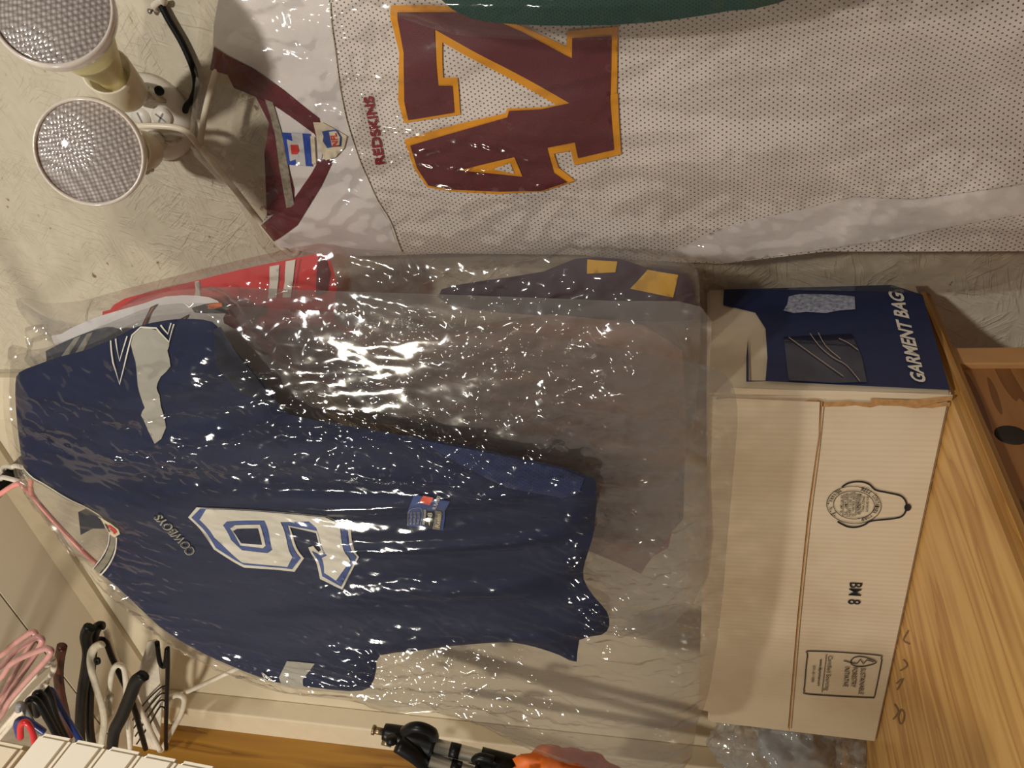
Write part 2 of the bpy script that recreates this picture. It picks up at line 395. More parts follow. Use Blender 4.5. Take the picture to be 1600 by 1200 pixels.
# ------------------------------------------------------------------ bench
EX = -.628
t = thing('workbench', 'pine plank workbench under the cardboard carton', 'bench', (-1.2, .6, 0))
bm = bmesh.new()
hexa(bm, [(LEFT, .15, BENCH-.025), (EX, .15, BENCH-.025), (EX, WALL-.002, BENCH-.025), (LEFT, WALL-.06, BENCH-.025),
          (LEFT, .15, BENCH), (EX, .15, BENCH), (EX, WALL-.002, BENCH), (LEFT, WALL-.06, BENCH)])
bmesh.ops.bevel(bm, geom=[e for e in bm.edges if all(abs(v.co.x-EX) < 1e-4 for v in e.verts)], offset=.009, segments=3, affect='EDGES')
bm_obj('bench_top', bm, M['pine'], t)
box('side_panel', (EX-.04, .15, 0), (EX-.02, .925, BENCH-.025), M['brownwood'], t)  # shade below the bench top is put into the dark brown colour
box('post', (EX-.05, .925, 0), (EX-.012, .962, BENCH-.025), M['post'], t, .002)
h = PX(1580, 680, EX-.02)
lathe('finger_hole', h-Vector((.003, 0, 0)), (1, 0, 0), [(0, .017), (.0035, .017), (.0045, .014), (.0046, 0)], M['gap'], t)

def bench_mark(line, w):
    pts, tri = triangulate([[(q.x, q.y) for q in (PZ(a, b, BENCH) for a, b in l)] for l in ribbon_loops(line, w, 3)], .01)
    mesh_obj('stencil_mark', [(a, b, BENCH+.0006) for a, b in pts], [tuple(k) for k in tri], MARK, t, False)
MARK = plain('faded_stencil', lin(112, 84, 52), .6, var=.3, scale=200)
for ln in ([(1398, 1100), (1404, 1112), (1396, 1124)], [(1401, 1068), (1412, 1060), (1402, 1078)], [(1412, 1030), (1418, 1040), (1407, 1048)], [(1420, 985), (1412, 1000), (1422, 1006)], [(1408, 1108), (1413, 1114), (1412, 1126), (1407, 1131), (1404, 1120), (1408, 1108)]):
    bench_mark(ln, 2.4)
# ------------------------------------------------------------------ carton
c_n = PZ(1489, 614, BENCH); c_r = PZ(1446, 480, BENCH); c_l = PZ(1370, 1160, BENCH)
d_r = (c_r-c_n).normalized(); c_b = c_n+d_r*.226; c_bl = c_l+Vector((0.0, .185, 0))
HB = .285
root = thing('carton', 'scuffed white cardboard carton with navy GARMENT BAG side panel', 'box', (c_n+c_bl)/2)
def up(p, h, dx=0, dy=0): return Vector((p.x+dx, p.y+dy, BENCH+.001+h))
bm = bmesh.new()
foot = [up(c_l, 0), up(c_n, 0), up(c_b, 0), up(c_bl, 0)]; top = [up(c_l, HB, .01), up(c_n, HB, -.004), up(c_b, HB), up(c_bl, HB)]
hexa(bm, foot+top); bmesh.ops.bevel(bm, geom=bm.edges[:], offset=.003, segments=2, affect='EDGES')
bm_obj('carton_body', bm, M['card'], root)
# face frames: point on face from photo pixel
fn = (c_n-c_l).cross(Vector((0, 0, 1))).normalized()
if fn.y > 0: fn = -fn
rn = d_r.cross(Vector((0, 0, 1))).normalized()
if rn.x < 0: rn = -rn
def on_face(u, v, n, p0, off):
    d = ray(u, v); k = ((p0+n*off)-CAM).dot(n)/d.dot(n); return CAM+d*k
def face_poly(name, loops, n, p0, off, mat, parent, sm=0, maxr=None):
    ex = Vector((0, 0, 1)); ey = n.cross(ex)
    L = []
    for l in loops:
        if sm: l = [tuple(p)[:2] for p in smooth_path([Vector((a, b, 0)) for a, b in l], sm, True)]
        L.append([((q-p0).dot(ex), (q-p0).dot(ey)) for q in (on_face(a, b, n, p0, 0) for a, b in l)])
    if maxr: L = [[(a, max(min(b, maxr), -maxr)) for a, b in l] for l in L]
    pts, tri = triangulate(L, 1.0) if len(L) == 1 and len(L[0]) < 4 else triangulate(L, .02)
    th = off*.9
    v = [p0+ex*a+ey*b+n*off for a, b in pts]
    f = [tuple(k) for k in tri]
    return mesh_obj(name, v, f, mat, parent, False)
def face_text(name, body, org, base, upv, n, p0, off, mat, parent, bold=0):
    V, T = text_mesh(body, bold)
    return mesh_obj(name, [on_face(org[0]+base[0]*x+upv[0]*y, org[1]+base[1]*x+upv[1]*y, n, p0, off) for x, y in V], T, mat, parent, False)
pf = up(c_n, 0); OFF = .0016
# upper flap folded over the front, torn corner edges
def slab(name, px, n, p0, o0, o1, mat, parent):
    bm = bmesh.new(); A = [bm.verts.new(on_face(a, b, n, p0, o0)) for a, b in px]; B = [bm.verts.new(on_face(a, b, n, p0, o1)) for a, b in px]
    for v in A+B: v.co.z = max(v.co.z, BENCH+.0012)
    k = len(px); bm.faces.new(A); bm.faces.new(B[::-1])
    for i in range(k): bm.faces.new((A[i], A[(i+1) % k], B[(i+1) % k], B[i]))
    return bm_obj(name, bm, mat, parent)
slab('flap', [(1118, 624), (1140, 622), (1281, 628), (1279, 680), (1262, 800), (1246, 960), (1231, 1138), (1160, 1124), (1091, 1108), (1098, 900), (1108, 760)], fn, pf, 0, .0035, M['card'], root)
rng = random.Random(2)
te = [(1238, 626)]+[(1240+i*12, 626+rng.uniform(-2, 2)+i*.25) for i in range(22)]
slab('torn_edge', te+[(a, b+rng.uniform(4, 8)) for a, b in te[::-1]], fn, pf, .0005, .0022, M['kraft'], root)
face_poly('fold_crease', ribbon_loops([(1284, 625), (1277, 700), (1263, 810), (1248, 960), (1233, 1138)], 1.8, 3), fn, pf, .0040, M['kraft'], root)
# printing on the front: bell emblem, BM 8, forestry mark
K = [(1325, 750), (1310, 757), (1296, 775)]
bell = crop(1240, 720, 6.667, [(500, 265), (560, 228), (640, 210), (720, 213), (790, 240), (850, 295), (960, 320), (1100, 352), (1150, 390), (1172, 440), (1165, 510), (1130, 565), (1060, 590), (930, 605), (800, 620), (740, 655), (660, 682), (570, 680), (500, 650), (455, 625)])
face_poly('bell_outline', ribbon_loops(bell, 2.6, 4), fn, pf, OFF, M['ink'], root)
face_poly('bell_clapper', [crop(1240, 720, 6.667, [(1185+36*math.cos(a*.52), 478+38*math.sin(a*.52)) for a in range(12)])], fn, pf, OFF, M['ink'], root)
def ell(cx, cy, rx, ry, rot, n=40):
    return [(cx+rx*math.cos(2*math.pi*i/n)*math.cos(rot)-ry*math.sin(2*math.pi*i/n)*math.sin(rot), cy+rx*math.cos(2*math.pi*i/n)*math.sin(rot)+ry*math.sin(2*math.pi*i/n)*math.cos(rot)) for i in range(n)]
ecx, ecy = 1240+625/6.667, 720+452/6.667
for rx, ry in ((42.5, 29), (32, 22)):
    face_poly('seal_ring', ribbon_loops(ell(ecx, ecy, rx, ry, .06), .9, 1, True), fn, pf, OFF, M['ink'], root)
def arc_text(body, a0, a1, rx, ry, h, flip):
    n = len(body)
    for i, ch in enumerate(body):
        if ch == ' ': continue
        a = a0+(a1-a0)*(i+.5)/n; s = .72*abs(a1-a0)/n
        px, py = ecx+rx*math.cos(a), ecy+ry*math.sin(a)
        tx, ty = -rx*math.sin(a)*s, ry*math.cos(a)*s
        ln = math.hypot(rx*math.cos(a), ry*math.sin(a)); nx, ny = rx*math.cos(a)/ln*h, ry*math.sin(a)/ln*h
        if flip: tx, ty, nx, ny = -tx, -ty, -nx, -ny
        face_text('seal_letter', ch, (px-tx/2-nx/2, py-ty/2-ny/2), (tx, ty), (nx, ny), fn, pf, OFF, M['ink'], root, .012)
arc_text('BELL CONTAINER CORP.', -1.25, 1.4, 37, 25.5, 6, False)
arc_text('NEWARK, N.J.', 4.15, 2.35, 37, 25.5, 6, True)
rows = [('BOX CERTIFICATE', 20, .6), ('SINGLE WALL', 14, .62), ('MEETS ALL CONSTRUCTION', 9, .8), ('REQUIREMENTS', 5.5, .8), ('EDGE CRUSH  32', -1, .95), ('TEST (ECT)  LBS/IN', -6, .95), ('SIZE LMT  75', -13, .85), ('GR WT LMT  65', -20, .7)]
for tx, du, k in rows:
    L = 40*k
    face_text('seal_lettering', tx, (ecx+du, ecy-L/2), (-.06*L, L), (3.4, .3), fn, pf, OFF, M['ink'], root, .01)
for du in (2.9, -9.6, -16.6):
    face_poly('seal_rule', ribbon_loops([(ecx+du+1, ecy-18), (ecx+du-1, ecy+18)], .7, 0), fn, pf, OFF, M['ink'], root)
face_text('carton_code', 'BM 8', (1328, 910), (-3.2, 34), (19, 1.2), fn, pf, OFF, M['ink'], root, .01)
fr = crop(1040, 880, 4, [(915, 545), (1310, 568), (1345, 590), (1345, 625), (1310, 800), (1300, 830), (1265, 836), (900, 815), (865, 795), (868, 750), (885, 575)])
face_poly('forestry_frame', ribbon_loops(fr, 1.5, 4, True), fn, pf, OFF, M['ink'], root)
for tx, o, L in (('SUSTAINABLE', (1345, 1044), 41), ('FORESTRY', (1332, 1043), 31), ('INITIATIVE', (1320, 1042), 31)):
    face_text('forestry_lettering', tx, o, (-.10*L*.9, L), (7.5, .6), fn, pf, OFF, M['ink'], root, .005)
face_text('forestry_lettering', 'Certified Sourcing', (1294, 1025), (-5.5, 54), (7, .6), fn, pf, OFF, M['ink'], root)
face_text('forestry_lettering', 'www.sfiprogram.org', (1281, 1030), (-4, 42), (4.2, .4), fn, pf, OFF, M['ink'], root, .02)
face_text('forestry_lettering', 'SFI-01188', (1270, 1040), (-2.5, 26), (4, .4), fn, pf, OFF, M['ink'], root)
face_poly('forestry_rule', ribbon_loops([(1291, 1021), (1284, 1081)], .9, 0), fn, pf, OFF, M['ink'], root)
leaf = crop(1040, 880, 4, [(1315, 615), (1270, 590), (1210, 578), (1170, 590), (1155, 615), (1175, 635), (1215, 642), (1265, 635)])
face_poly('leaf_mark', ribbon_loops(leaf, 1.5, 4, True), fn, pf, OFF, M['ink'], root)
face_poly('leaf_vein', ribbon_loops(crop(1040, 880, 4, [(1300, 613), (1255, 600), (1235, 625), (1215, 595), (1195, 622), (1140, 612), (1112, 604)]), 1.4, 2), fn, pf, OFF, M['ink'], root)
# navy side
pr = up(c_n, 0)
face_poly('navy_panel', [[(1196, 597), (1484, 611), (1441, 462), (1380, 400), (1240, 395), (1130, 400), (1130, 478), (1180, 490), (1196, 515), (1199, 560), (1196, 596), (1170, 596), (1169, 528), (1166, 560), (1166, 598)]], rn, pr, OFF, M['navyprint'], root, 0, .222)
face_text('garment_bag_lettering', 'GARMENT BAG', (1447, 599), (-37, -140), (-22, -5), rn, pr, OFF*2, M['whiteprint'], root, .03)
face_poly('torn_label', [[(1232, 466), (1250, 462), (1300, 463), (1335, 466), (1336, 486), (1310, 488), (1290, 492), (1260, 490), (1240, 492), (1224, 488), (1230, 478)]], rn, pr, OFF*2, M['scuff'], root)
face_poly('clear_tape', [[(1224, 529), (1330, 524), (1346, 560), (1354, 600), (1300, 601), (1232, 597)]], rn, pr, OFF*2, M['tapeclear'], root)
for ln in ([(1232, 531), (1265, 555), (1300, 580), (1317, 592)], [(1265, 525), (1280, 545), (1300, 562), (1322, 575), (1343, 600)], [(1278, 524), (1290, 545), (1313, 565)], [(1310, 533), (1325, 540), (1340, 551)]):
    face_poly('tape_wrinkle', ribbon_loops(ln, 1.1, 3), rn, pr, OFF*3, M['scratch'], root)
er = [(1142, 606), (1230, 609), (1330, 611), (1420, 614), (1492, 617)]
slab('corner_edge', er+[(a, b+9) for a, b in er[::-1]], fn, pf, .0005, .0045, M['card'], root)
slab('torn_edge', [(1360, 622), (1420, 625), (1494, 619), (1496, 625), (1440, 634), (1380, 634), (1362, 630)], fn, pf, .0022, .0052, M['kraft'], root)

# ------------------------------------------------------------------ floodlight on the wall
bc = P(243, 182, WALL)
root = thing('floodlight_fixture', 'white twin floodlight fixture on the painted strand board wall', 'wall light', bc)
lathe('base_plate', bc, (0, -1, 0), [(0, .066), (.010, .066), (.018, .063), (.027, .056), (.031, .046), (.033, 0)], M['enamel'], root, 48)
def plug(u, v, r, cross, mark):
    p = P(u, v, WALL-.032); pl = lathe('knockout_plug', p, (0, -1, 0), [(-.004, r*1.08), (.0005, r*1.08), (.001, r), (.0035, r), (.0036, 0)], M['enamel'], root, 32)
    for a in mark:
        bm = bmesh.new(); c = p+Vector((0, -.0037, 0)); dx = Vector((math.cos(a), 0, math.sin(a))); dz = Vector((-math.sin(a), 0, math.cos(a)))
        hexa(bm, [c-dx*r*.6-dz*.0012, c+dx*r*.6-dz*.0012, c+dx*r*.6+dz*.0012, c-dx*r*.6+dz*.0012]+[c-dx*r*.6-dz*.0012+Vector((0, -.0006, 0)), c+dx*r*.6-dz*.0012+Vector((0, -.0006, 0)), c+dx*r*.6+dz*.0012+Vector((0, -.0006, 0)), c-dx*r*.6+dz*.0012+Vector((0, -.0006, 0))])
        bm_obj('screw_slot', bm, M['greypl'], pl)
plug(253, 183, .0150, True, (.75, 2.32)); plug(221, 184, .0150, True, (.1,))
for (tip, l, r) in (((231, 127), (270, 160), (228, 163)), ((273, 231), (246, 210), (292, 212))):
    bm = bmesh.new(); A = [P(*q, WALL-.024) for q in (tip, l, r)]; c = sum(A, Vector())/3
    Bv = [c.lerp(a, .55)+Vector((0, -.016, 0)) for a in A]
    va = [bm.verts.new(a) for a in A]; vb = [bm.verts.new(b) for b in Bv]
    bm.faces.new(va); bm.faces.new(vb[::-1])
    for i in range(3): bm.faces.new((va[i], va[(i+1) % 3], vb[(i+1) % 3], vb[i]))
    bmesh.ops.bevel(bm, geom=bm.edges[:], offset=.004, segments=3, affect='EDGES')
    bm_obj('mounting_boss', bm, M['enamel'], root, True)
lathe('cable_hole', P(250, 141, WALL-.030), (0, -1, 0), [(0, .007), (.004, .007), (.0042, .0045), (.0043, 0)], M['black'], root, 20)
def bulb(nu, nv, su, sv, sy, lu, lv, ly):
    n0 = P(nu, nv, WALL-.03); s = P(su, sv, sy); lc = P(lu, lv, ly); ax = (lc-s).normalized(); L = (lc-s).length
    tube('knuckle', [n0, n0.lerp(s, .5), s], .013, M['enamel'], root, 4, 16)
    k = lathe('knuckle_nut', n0.lerp(s, .25), (s-n0), [(-.007, .0165), (-.006, .0185), (.006, .0185), (.007, .0165)], M['enamel'], root, 8, False)
    so = lathe('socket', s, ax, [(-.022, .008), (-.020, .020), (-.012, .027), (0, .029), (.066, .031), (.067, .0285), (.045, .0275), (.044, 0)], M['plastic'], root)
    b = lathe('bulb_body', s, ax, [(.03, .018), (.062, .019), (.085, .024), (L-.045, .046), (L-.014, .059), (L-.006, .0615), (L-.005, .0)], M['bulbneck'], root, 48)
    lathe('bulb_rim', s, ax, [(L-.020, .0575), (L-.016, .0625), (L-.004, .0640), (L+.001, .0625), (L+.001, .060), (L-.003, .0592)], M['rim'], b, 56, True, False)
    lathe('lens', s, ax, [(L-.004, .060)]+[(L-.003+.010*(1-(r/.0605)**2), r) for r in [.0605-.0605*i/14 for i in range(15)]], M['lens'], b, 64)
bulb(216, 148, 193, 140, .985, 80, 12, .81)
bulb(244, 221, 222, 236, 1.01, 139, 238, .82)
lathe('set_screw', P(231, 266, .985), (.3, -1, 0), [(-.01, .0035), (0, .0035), (.002, .006), (.007, .006), (.009, .003)], M['enamel'], root, 16)
cb = tag(tube('power_cable', [P(232, -40, WALL-.008), P(246, -5, WALL-.009), P(262, 28, WALL-.010), P(284, 66, WALL-.010), P(301, 105, WALL-.011), P(306, 133, WALL-.014), P(300, 155, WALL-.016), P(292, 165, WALL-.016), P(289, 174, WALL-.014)], .0048, M['rubber']), 'black power cable running along the wall into the floodlight base', 'cable')
r2 = thing('cable_clip', 'small white clip holding the black cable to the wall', 'clip', P(248, 10, WALL))
tube('clip_band', [P(243, 16, WALL-.003), P(240, 10, WALL-.013), P(250, 2, WALL-.018), P(258, 5, WALL-.013), P(259, 6, WALL-.003)], .0045, M['whitep'], r2, 4, 8, .5)
lathe('nail', P(238, 16, WALL-.004), (0, -1, 0), [(0, .002), (.006, .002), (.007, .004), (.008, 0)], M['steel'], r2, 12)

# ------------------------------------------------------------------ jerseys
nz = lambda x, z, s=0.0: noise.noise(Vector((x, z, s)))
def fold_cow(x, z):
    q = x+.22*(z-1.4)+.02*nz(x*5, z*4)
    hem = min(1, max(0, (2.15-z)/.6))
    return .009*hem*math.sin(q*58+2*nz(x*4, z*2.2, 3))+.012*nz(x*9, z*3, 7)+.004*nz(x*22, z*9, 1)
COW = [(37, 733), (30, 690), (25, 640), (24, 600), (30, 582), (55, 571), (95, 557), (140, 545), (185, 525), (215, 510), (262, 500), (300, 498), (332, 503), (346, 520), (368, 548), (400, 585), (430, 622), (452, 648),
       (560, 668), (700, 692), (800, 712), (880, 730), (915, 742), (931, 752), (932, 790), (926, 840), (914, 878), (912, 905), (928, 932), (948, 955), (952, 978), (940, 992), (905, 1000), (901, 1034),
       (875, 1024), (840, 1012), (800, 1004), (760, 1005), (700, 1010), (650, 1017), (594, 1024), (588, 1046), (578, 1074), (545, 1080), (480, 1073), (440, 1068), (400, 1056), (360, 1040), (320, 1022), (280, 1000), (248, 978), (215, 947), (182, 916), (150, 891),
       (146, 885), (160, 868), (168, 848), (169, 832), (158, 806), (120, 786), (80, 763), (45, 744)]
J = thing('football_jersey', 'navy football jersey with white number 9 on a pink hanger', 'jersey', P(930, 880, .74), 'jerseys in clear garment bags')
c = Cloth(COW, .74, .017, fold_cow)
c.body('jersey_body', M['navy'], J)
# collar, shield
c.ribbon('collar_band', [(38, 731), (70, 746), (110, 769), (140, 786), (158, 797)], 9, M['grey'], J, .002)
c.ribbon('collar_edge', [(38, 725), (72, 739), (112, 762), (142, 779), (164, 793)], 2.2, M['white'], J, .003)
c.ribbon('collar_edge', [(40, 737), (70, 752), (108, 775), (136, 792), (155, 803)], 2, M['white'], J, .003)
c.ribbon('collar_band', [(181, 830), (178, 850), (168, 872), (153, 890)], 10, M['grey'], J, .002)
c.ribbon('collar_edge', [(188, 832), (185, 855), (174, 878), (158, 896)], 2.4, M['white'], J, .003)
c.ribbon('collar_edge', [(174, 829), (171, 848), (161, 868), (147, 886)], 2, M['white'], J, .003)
sh = crop(0, 600, 4, [(632, 800), (680, 797), (740, 815), (785, 850), (788, 890), (745, 925), (700, 915), (670, 880)])
c.patch('shield_patch', [sh], M['patchw'], J, .0042)
c.patch('shield_red', [crop(0, 600, 4, [(706, 838), (735, 830), (765, 850), (772, 875), (748, 900), (722, 885)])], M['redp'], J, .0052)
c.patch('shield_blue', [crop(0, 600, 4, [(682, 835), (704, 838), (720, 886), (702, 898), (690, 870)])], M['navydark'], J, .0052)
c.text('shield_letters', 'NFL', (189, 824), (-8, -13), (-6, 3), M['patchw'], J, .0058, .02)
# wordmark
c.text('wordmark', 'COWBOYS', (314, 851), (-48, -68), (-12, 6), M['silver'], J, .0026, .035)
c.text('wordmark_face', 'COWBOYS', (313, 850), (-48, -68), (-11, 5.5), M['navydark'], J, .0034, -.012)
# number 9
N9 = lambda pts: crop(240, 700, 4, pts)
c.patch('number_border', [N9([(322, 295), (378, 303), (1105, 368), (1200, 418), (1238, 388), (1302, 640), (1215, 808), (1068, 762), (1000, 560), (1030, 550), (1062, 590), (1078, 575), (1042, 480), (875, 450), (905, 520), (966, 640), (905, 728), (600, 692), (410, 582), (268, 360)])], M['white'], J, .0018)
c.patch('number_inline', [N9([(345, 303), (1105, 370), (1200, 422), (1225, 420), (1288, 642), (1207, 790), (1082, 745), (1022, 580), (1066, 612), (1096, 590), (1050, 465), (862, 438), (890, 525), (946, 638), (892, 708), (600, 670), (424, 570), (290, 360)])], M['royal'], J, .0028)
c.patch('number_face', [N9([(382, 305), (338, 376), (415, 505), (590, 652), (865, 690), (900, 622), (868, 528), (822, 412), (1000, 402), (1045, 440), (1113, 612), (1078, 634), (1094, 725), (1172, 760), (1250, 665), (1185, 420), (1105, 370)]), N9([(495, 402), (722, 405), (780, 570), (750, 592), (590, 577), (518, 520), (468, 430)])], M['white'], J, .0038)
c.patch('number_inline', [N9([(495, 402), (722, 405), (780, 570), (750, 592), (590, 577), (518, 520), (468, 430)])], M['royal'], J, .0036)
c.patch('number_border', [N9([(540, 432), (692, 433), (738, 545), (722, 560), (580, 548), (512, 452)])], M['white'], J, .0044)
c.patch('number_eye', [N9([(552, 455), (680, 455), (715, 540), (585, 535), (530, 468)])], M['navy'], J, .0050)
# star on the near sleeve, silver panels
for ln in ([(175, 530), (184, 560), (198, 589), (204, 552), (210, 520), (222, 509), (248, 509), (271, 527), (275, 503)], [(183, 527), (194, 557), (202, 522)], [(254, 505), (268, 516), (270, 502)]):
    c.patch('star_outline', ribbon_loops(ln, 2.2, 0), M['white'], J, .003)
c.patch('silver_panel', [[(271, 528), (269, 540), (276, 562), (262, 577), (257, 592), (262, 604), (263, 622), (269, 656), (253, 680), (231, 637), (238, 624), (227, 590), (219, 558), (210, 535), (212, 517), (224, 511), (248, 512)]], M['silver'], J, .002, 2)
c.patch('silver_panel', [[(456, 1017), (499, 1021), (489, 1036), (478, 1051), (478, 1069), (444, 1067), (441, 1048)]], M['silver'], J, .002)
c.patch('star_outline', ribbon_loops([(415, 1040), (420, 1058), (440, 1066), (428, 1052), (415, 1040)], 2, 0), M['white'], J, .003)
c.patch('mesh_side', [[(650, 684), (800, 713), (880, 731), (914, 744), (905, 764), (880, 768), (800, 745), (720, 718)]], M['navymesh'], J, .0018)
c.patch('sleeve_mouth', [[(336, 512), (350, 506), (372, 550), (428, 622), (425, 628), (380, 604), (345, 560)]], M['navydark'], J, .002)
# hem tag
TG = lambda pts: crop(620, 740, 13.33, pts)
c.patch('size_tag', [TG([(470, 175), (1210, 300), (1060, 600), (1030, 990), (280, 920), (310, 600)])], M['royal'], J, .002)
c.patch('tag_square', [TG([(660, 185), (875, 215), (800, 365), (585, 300)])], M['orangered'], J, .003)
c.patch('tag_black', [TG([(715, 560), (850, 580), (800, 960), (640, 930)])], M['ink'], J, .003)
c.patch('tag_gold', [TG([(885, 530), (990, 590), (1000, 660), (965, 980), (810, 965)])], M['grey'], J, .003)
c.patch('tag_stripe', [TG([(670, 475), (715, 485), (640, 900), (590, 890)])], M['silver'], J, .003)
c.text('tag_size', '48', (620+775/13.33, 740+905/13.33), (3.2, -23), (-6.5, -1.2), M['white'], J, .004, .03)
c.text('tag_brand', 'Reebok', (620+955/13.33, 740+940/13.33), (1.8, -22), (-6.5, -1), M['patchw'], J, .004, .02)
c.text('tag_lettering', 'NFL PLAYERS', (620+905/13.33, 740+480/13.33), (9, -22), (-5, -1.2), M['white'], J, .004, .02)
for k, tx in enumerate(('AUTHENTIC', 'SUPPLIER OF', 'THE LEAGUE')):
    c.text('tag_lettering', tx, (620+(375+k*75)/13.33, 740+890/13.33), (3.5, -26), (-3.2, -.5), M['silver'], J, .004, .01)
c.patch('tag_outline', ribbon_loops(TG([(300, 900), (320, 640), (400, 470), (500, 430), (630, 460), (560, 900)]), .8, 3), M['silver'], J, .003)
# inner neck label
mesh_obj('neck_label', [P(122, 800, .745), P(138, 793, .744), P(161, 812, .741), P(164, 826, .741), P(145, 826, .743), P(126, 836, .745)], [(0, 1, 2, 3, 4, 5)], M['navydark'], J, False)
CY = .744
rp = P(16, 745, .85); RX, RZ = rp.x, rp.z
def hook(yy, r, a0, a1, n=14): return [Vector((RX+r*math.cos(a0+(a1-a0)*k/n), yy, RZ+r*math.sin(a0+(a1-a0)*k/n))) for k in range(n+1)]
hg = thing('clothes_hanger', 'pink plastic hanger holding the navy number 9 jersey', 'hanger', P(45, 750, CY), 'hangers')
tube('hanger_frame', [P(*q, CY) for q in ((50, 774), (72, 800), (110, 841), (150, 880), (210, 925), (290, 975), (300, 950), (250, 760), (150, 625), (110, 640), (62, 720), (48, 752), (50, 774))], .0040, M['pink'], hg, 4)
tube('hanger_hook', [P(48, 770, CY), P(38, 762, CY), P(22, 758, CY)]+hook(CY, .0195, -.9, 3.4), .0042, M['pink'], hg)
rd = tag(tube('clothes_rail', [(RX, .30, RZ), (RX, .7, RZ), (RX, WALL-.02, RZ)], .0135, M['black'], None, 2, 20), 'black metal clothes rail carrying the bagged jerseys', 'rail')
for i, yy in enumerate((.826, .856)):
    tag(tube('hanger_hook_loop', [Vector((RX+.012, yy, RZ-.05)), Vector((RX+.021, yy, RZ-.02))]+hook(yy, .0192, -.5, 2.3), .0042, M['whitep']), ['white hanger hook over the black rail, nearer of two', 'white hanger hook over the black rail, farther of two'][i], 'hanger', 'hangers')

def fold_gen(sd, amp=.004, k=50):
    def f(x, z): return amp*math.sin(x*k+2.2*nz(x*4, z*2, sd))*min(1, max(.2, (2.2-z)/.6))+.005*nz(x*8, z*3, sd+3)
    return f
# navy jersey behind
J = thing('football_jersey', 'navy jersey with two silver sleeve stripes behind the number 9 jersey', 'jersey', P(900, 700, .824), 'jerseys in clear garment bags')
c = Cloth([(72, 556), (78, 545), (110, 530), (140, 518), (165, 511), (186, 514), (192, 530), (200, 560), (260, 640), (440, 690), (700, 735), (860, 775), (900, 800), (900, 900), (860, 920), (300, 760), (100, 600)], .824, .009, fold_gen(11))
c.body('jersey_body', M['navydark'], J, .01)
c.patch('shoulder', [[(74, 556), (79, 545), (110, 531), (140, 519), (164, 512), (184, 516), (188, 530), (150, 560)]], M['navy'], J, .0016)
c.patch('sleeve_stripe', [[(118, 527), (128, 523), (110, 555), (98, 556)]], M['silver'], J, .003)
c.patch('sleeve_stripe', [[(138, 520), (147, 517), (132, 550), (121, 550)]], M['silver'], J, .003)
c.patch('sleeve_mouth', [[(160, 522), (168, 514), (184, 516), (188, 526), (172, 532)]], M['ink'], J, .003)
# white jersey
J = thing('football_jersey', 'white jersey with brown and orange sleeve stripes behind the navy jerseys', 'jersey', P(900, 620, .856), 'jerseys in clear garment bags')
c = Cloth([(84, 536), (95, 522), (130, 504), (165, 491), (225, 474), (260, 463), (310, 462), (340, 470), (352, 490), (350, 505), (400, 535), (470, 610), (560, 680), (760, 730), (900, 770), (905, 860), (600, 860), (200, 620)], .856, .010, fold_gen(23))
c.body('jersey_body', M['wsat'], J, .01)
BR = lambda pts: crop(140, 380, 3.81, pts)
c.patch('brown_stripe', [BR([(372, 372), (415, 352), (380, 400), (352, 480), (322, 485)])], M['brown'], J, .002)
c.patch('orange_stripe', [BR([(382, 374), (398, 366), (362, 425), (345, 480), (334, 482)])], M['orange'], J, .003)
c.patch('brown_stripe', [BR([(560, 430), (610, 405), (575, 470), (545, 470)])], M['brown'], J, .002)
c.patch('orange_stripe', [BR([(578, 428), (596, 420), (568, 468), (555, 468)])], M['orange'], J, .003)
c.patch('helmet_patch', [BR([(620, 370), (700, 350), (835, 345), (835, 415), (700, 400), (640, 395)])], M['brown'], J, .002)
c.patch('helmet_emblem', [BR([(715, 352), (800, 345), (800, 365), (760, 378), (720, 375)])], M['orange'], J, .003)
# red jersey
J = thing('football_jersey', 'bright red jersey with white sleeve stripes beside the strand board wall', 'jersey', P(1040, 560, .918), 'jerseys in clear garment bags')
c = Cloth([(160, 492), (172, 484), (196, 466), (305, 439), (376, 421), (463, 403), (500, 396), (514, 404), (522, 425), (526, 450), (524, 482), (540, 512), (700, 520), (860, 496), (1000, 512), (1056, 548), (1062, 640), (1058, 800), (1000, 880), (760, 780), (560, 640), (400, 548), (230, 530)], .918, .012, fold_gen(37))
c.body('jersey_body', M['red'], J, .009)
c.patch('sleeve_stripe', [BR([(1078, 132), (1135, 122), (1140, 200), (1130, 302), (1080, 308), (1088, 220)])], M['white'], J, .002)
c.patch('sleeve_stripe', [BR([(1172, 104), (1230, 92), (1228, 200), (1215, 300), (1165, 302), (1178, 210)])], M['white'], J, .002)
c.patch('sleeve_stripe', [BR([(630, 226), (655, 220), (680, 310), (635, 318), (645, 270)])], M['white'], J, .002)
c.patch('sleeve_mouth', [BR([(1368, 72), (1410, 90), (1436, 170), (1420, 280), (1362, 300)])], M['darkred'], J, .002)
c.patch('stitch_line', ribbon_loops(BR([(1258, 88), (1250, 180), (1240, 300)]), .8, 3), M['darkred'], J, .002)
c.patch('hazed_body', [[(556, 505), (700, 512), (860, 488), (1004, 504), (1066, 544), (1072, 640), (1068, 806), (1002, 892), (756, 792), (545, 650), (548, 560)]], M['rose'], J, .0018)  # lower body of the jersey, film haze and glare painted as a pale tone
